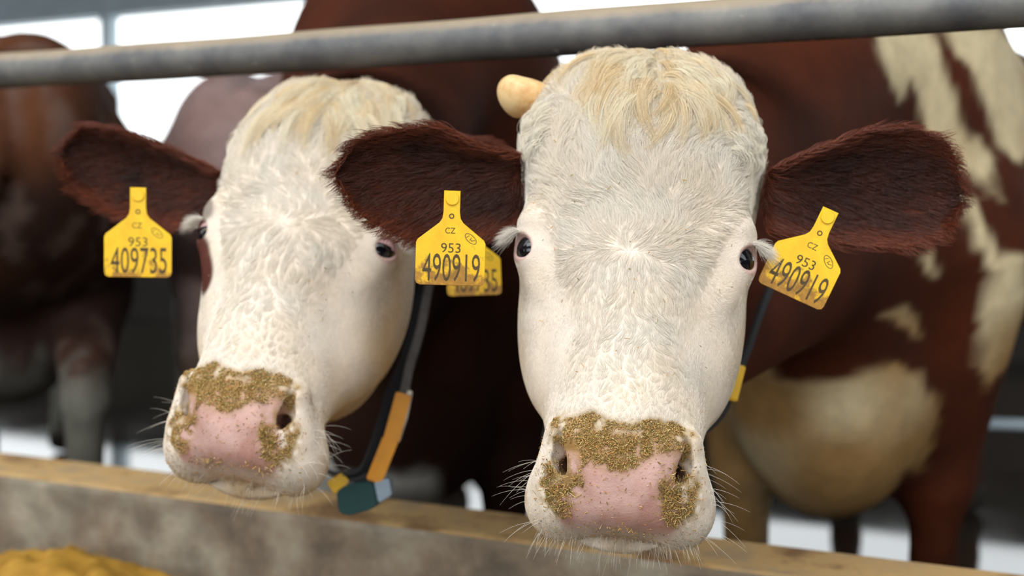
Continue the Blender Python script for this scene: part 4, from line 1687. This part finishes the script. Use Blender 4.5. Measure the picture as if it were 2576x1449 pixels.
for k in range(150):
    # tufts on the temples below the horn bases
    sd = -1 if k % 2 else 1
    locks.append((sd * (0.095 + 0.03 * rr.random()), 0.115 + 0.075 * rr.random(), (math.pi * 1.2 if sd < 0 else -math.pi * 0.24) + 0.4 * rr.normal(), 0.018 + 0.022 * rr.random(), 0.7 * rr.normal(), 0.003 + 0.007 * rr.random()))
forelock(cr, 84, locks, 16, C_PALE, C_WHITE, 'temple_tuft')
locks = []
for k in range(140):
    side = 1 if rr.random() < 0.5 else -1
    x0 = 0.01 + side * abs(rr.normal()) * 0.032
    z0 = 0.165 + 0.085 * rr.random()
    ang = math.pi * 1.5 + side * (0.1 + 0.8 * rr.random())
    locks.append((x0, z0, ang, 0.045 + 0.05 * rr.random(), -side * (0.6 * rr.random()), 0.003 + 0.008 * rr.random()))
forelock(cl, 83, locks, 50, C_BLOND, C_PALE)

# ------------------------------------------------------------------ feed stuck to the muzzles
def shards(P, Nn, n_len, seed, cols, flat=0.35):
    """thin straw splinters lying on points P with normals Nn"""
    r = np.random.default_rng(seed)
    V, Fc, Cc = [], [], []
    for i in range(len(P)):
        nr = Nn[i]
        a = r.normal(size=3)
        a -= nr * (a @ nr)
        a /= np.linalg.norm(a) + 1e-9
        a = a + nr * (flat * r.normal())
        a /= np.linalg.norm(a)
        b_ = np.cross(nr, a)
        b_ /= np.linalg.norm(b_) + 1e-9
        c_ = np.cross(a, b_)
        L = n_len * (0.35 + 1.0 * r.random() ** 2)
        w = 0.00022 + 0.0003 * r.random()
        h = 0.00025 + 0.0002 * r.random()
        o = P[i] + nr * (0.0004 + 0.0012 * r.random())
        k = len(V)
        for e in (-1, 1):
            for (u, v) in ((-1, 0), (0, 1), (1, 0)):
                V.append(o + a * e * L / 2 + b_ * u * w + c_ * v * h)
        Fc += [(k, k + 1, k + 4, k + 3), (k + 1, k + 2, k + 5, k + 4), (k + 2, k, k + 3, k + 5)]
        cc = cols[int(r.random() * len(cols))] * (0.75 + 0.5 * r.random())
        Cc += [np.append(cc, 0)] * 6
    return np.array(V), np.array(Fc), np.clip(np.array(Cc), 0, 1)


M_FEED = mat_hair('chopped_feed', 0.7, 0.2)
FCOL = [np.array(lin(*c)[:3]) for c in ((196, 164, 98), (180, 146, 82), (146, 124, 66), (208, 170, 112), (200, 146, 92), (214, 190, 132), (140, 120, 66))]


def crumbs(c, n, seed, clumps):
    fq = (c.V[c.F].mean(1) - c.t) @ c.R
    x, y, z = fq.T
    ax = np.abs(x)
    col, wet, back = head_color(fq, c)
    dist = np.linalg.norm(col - C_FEED, axis=1)
    nos = ((ax - 0.052) / 0.012) ** 2 + ((z + 0.238) / 0.020) ** 2
    nrmq = c.N[c.F].mean(1) @ c.R
    m = (z < -0.17) & (dist < 0.16) & (y > -0.11) & (nos > 1)
    roots, tr, bc = sample_surface(c.V, c.F, m, n, seed)
    nr = (c.N[tr] * bc[:, :, None]).sum(1)
    nr /= np.linalg.norm(nr, axis=1, keepdims=True)
    A = [shards(roots, nr, 0.0030, seed, FCOL)]
    r = np.random.default_rng(seed + 5)
    # thin scatter over the whole pad
    m2 = (z < -0.20) & (ax < 0.085) & (y > -0.10)
    ro, tr, bc = sample_surface(c.V, c.F, m2, n // 4, seed + 1)
    n2 = (c.N[tr] * bc[:, :, None]).sum(1)
    A.append(shards(ro, n2, 0.0026, seed + 1, FCOL[2:5], 0.15))
    m3 = (z > -0.17) & (z < 0.14) & (y > -0.05)
    ro, tr, bc = sample_surface(c.V, c.F, m3, 70, seed + 2)
    n3 = (c.N[tr] * bc[:, :, None]).sum(1)
    A.append(shards(ro + n3 * 0.004, n3, 0.0045, seed + 2, FCOL, 0.3))
    for (cx, cz, rx, rz, cnt, ln) in clumps:
        for k in range(cnt):
            u = r.normal(size=2) * 0.5
            q = np.array([cx + u[0] * rx, 0.05, cz + u[1] * rz])
            o = q2w(c, q)
            h = c.bvh.ray_cast(Vector(o), Vector(q2w(c, q + np.array([0, -1, 0])) - o))
            if h[0] is None:
                continue
            A.append(shards(np.array([np.array(h[0]) + np.array(h[1]) * 0.004 * r.random()]), np.array([np.array(h[1])]), ln, int(r.integers(1e9)), FCOL, 0.9))
    V, Fc, Cc, o = [], [], [], 0
    for v, f, cc in A:
        V.append(v)
        Fc.append(f + o)
        Cc.append(cc)
        o += len(v)
    ob = mesh_obj('feed_crumbs', np.concatenate(V), np.concatenate(Fc), M_FEED, c.obj, False, np.concatenate(Cc))
    ob['kind'] = 'stuff'


crumbs(cr, 4200, 91, [(0.052, -0.258, 0.014, 0.022, 320, 0.007), (-0.058, -0.262, 0.014, 0.016, 220, 0.006), (-0.072, -0.240, 0.006, 0.008, 90, 0.004), 
                       (0.0, -0.292, 0.03, 0.004, 60, 0.004)])
crumbs(cl, 3400, 92, [(0.050, -0.262, 0.014, 0.016, 220, 0.005), (-0.02, -0.290, 0.03, 0.004, 90, 0.004), (0.04, -0.29, 0.02, 0.004, 60, 0.004), (0.035, -0.226, 0.008, 0.005, 60, 0.004)])


# ------------------------------------------------------------------ the two cows farther back
def heading_R(f, pitch):
    f3 = np.array([f[0], f[1], 0.0]) / math.hypot(*f)
    up = np.array([0, 0, 1.0])
    y = f3 * math.cos(pitch) + up * math.sin(pitch)
    z = -f3 * math.sin(pitch) + up * math.cos(pitch)
    return np.stack([np.cross(up, f3), y, z], 1)


def far_cow(name, label, w, f, s, body_color, box):
    f = np.array(f, float) / np.linalg.norm(f)
    c = base_cow(R=heading_R(f, 0.75), rot=None, t=(w[0] + f[0] * 0.78 * s, w[1] + f[1] * 0.78 * s, 1.02 * s), f=f, w=w, s=s, body_color=body_color, box=box, feed=0.3)
    make_cow(name, label, c, 0.010, 0.035)
    add_eyes(c)
    for sd in (-1, 1):
        b0, t1 = to_world(c, (sd * 0.115, -0.10, 0.12)), to_world(c, (sd * 0.31, -0.12, 0.09))
        V, Fc, fr, bk = ear_mesh(b0, t1, c.R[:, 2], c.R[:, 1], [(0, .02), (.4, .05), (1, .02)], [(0, .03), (.4, .06), (1, .02)], 0.02, 0.008, 16, 10)
        col = np.tile(np.append(C_EAR, 0.0), (len(V), 1))
        mesh_obj('ear', V, Fc, M_COAT, c.obj, True, col)
    return c


def body_color_far(P):
    x, y, z = P.T
    n = vnoise(x * 7, y * 7, z * 7, 8)
    n2 = vnoise(x * 24, y * 24, z * 5, 9)
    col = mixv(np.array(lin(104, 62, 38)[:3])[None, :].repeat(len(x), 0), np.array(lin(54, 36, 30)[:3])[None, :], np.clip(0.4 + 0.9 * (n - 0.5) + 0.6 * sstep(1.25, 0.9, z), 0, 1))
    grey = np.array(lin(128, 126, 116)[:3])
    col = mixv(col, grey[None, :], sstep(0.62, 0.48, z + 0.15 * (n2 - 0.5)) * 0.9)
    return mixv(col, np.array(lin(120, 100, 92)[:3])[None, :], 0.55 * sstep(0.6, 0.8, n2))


def body_color_roan(P):
    x, y, z = P.T
    n = vnoise(x * 7, y * 7, z * 7, 10)
    n2 = vnoise(x * 24, y * 24, z * 9, 11)
    col = mixv(np.array(lin(172, 150, 148)[:3])[None, :].repeat(len(x), 0), np.array(lin(160, 126, 118)[:3])[None, :], np.clip(0.4 + 1.2 * (n - 0.5), 0, 1))
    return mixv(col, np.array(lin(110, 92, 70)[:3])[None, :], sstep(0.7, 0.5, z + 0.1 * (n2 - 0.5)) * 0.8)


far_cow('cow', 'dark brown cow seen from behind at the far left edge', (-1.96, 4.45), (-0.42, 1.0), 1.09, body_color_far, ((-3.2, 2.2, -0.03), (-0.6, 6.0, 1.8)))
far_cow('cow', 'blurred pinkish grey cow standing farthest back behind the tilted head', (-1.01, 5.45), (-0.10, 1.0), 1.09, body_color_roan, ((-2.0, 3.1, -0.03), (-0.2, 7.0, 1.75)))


# ------------------------------------------------------------------ feed heap in the near corner
def heap(cx, cy, rx, ry, h, seed):
    n = 90
    xs_, ys_ = np.linspace(-1, 1, n), np.linspace(-1, 1, n)
    X, Y = np.meshgrid(xs_, ys_, indexing='ij')
    x, y = X.ravel(), Y.ravel()
    rr_ = np.sqrt(x * x + y * y)
    nz = vnoise(x * 4, y * 4, None, seed) - 0.5
    nf = vnoise(x * 22, y * 22, None, seed + 1) - 0.5
    nf2 = vnoise(x * 60, y * 60, None, seed + 2) - 0.5
    z = h * (sstep(1.05, 0.05, rr_ + 0.15 * nz) ** 0.8) + (0.05 * nz + 0.022 * nf + 0.012 * nf2) * sstep(1.0, 0.8, rr_)
    V = np.stack([cx + x * rx, cy + y * ry, 0.10 + np.maximum(z, -0.01)], 1)
    vv = (V[:, 0] * FN.x + (V[:, 1] - 1.60) * FN.y)
    ex = np.maximum(vv + 0.012, 0)
    V[:, 0] -= ex * FN.x
    V[:, 1] -= ex * FN.y
    idx = np.arange(n * n).reshape(n, n)
    Fc = np.stack([idx[:-1, :-1].ravel(), idx[1:, :-1].ravel(), idx[1:, 1:].ravel(), idx[:-1, 1:].ravel()], 1)
    n3 = vnoise(x * 40, y * 40, None, seed + 3)
    col = mixv(np.array(lin(146, 104, 32)[:3])[None, :].repeat(len(x), 0), np.array(lin(190, 146, 62)[:3])[None, :], n3)
    o = mesh_obj('feed_heap', V, Fc, M_FEED, None, True, np.concatenate([col, np.zeros((len(x), 1))], 1))
    r = np.random.default_rng(seed)
    pk = r.choice(np.nonzero(vv < -0.05)[0], 2600)
    sv, sf, sc = shards(V[pk] + r.normal(size=(2600, 3)) * 0.004, np.tile([0, 0, 1.0], (2600, 1)), 0.02, seed, [np.array(lin(*c)[:3]) for c in ((190, 146, 62), (160, 116, 40), (206, 168, 92))], 0.5)
    st = mesh_obj('straw_bits', sv, sf, M_FEED, o, False, sc)
    st['kind'] = 'stuff'
    tag(o, 'heap of yellow chopped feed at the foot of the curb', 'feed', None, 'stuff')


hp = PX(150, 1395, 1.80)
heap(hp[0] - 0.02, hp[1] - 0.02, 0.62, 0.40, hp[2] - 0.10, 5)
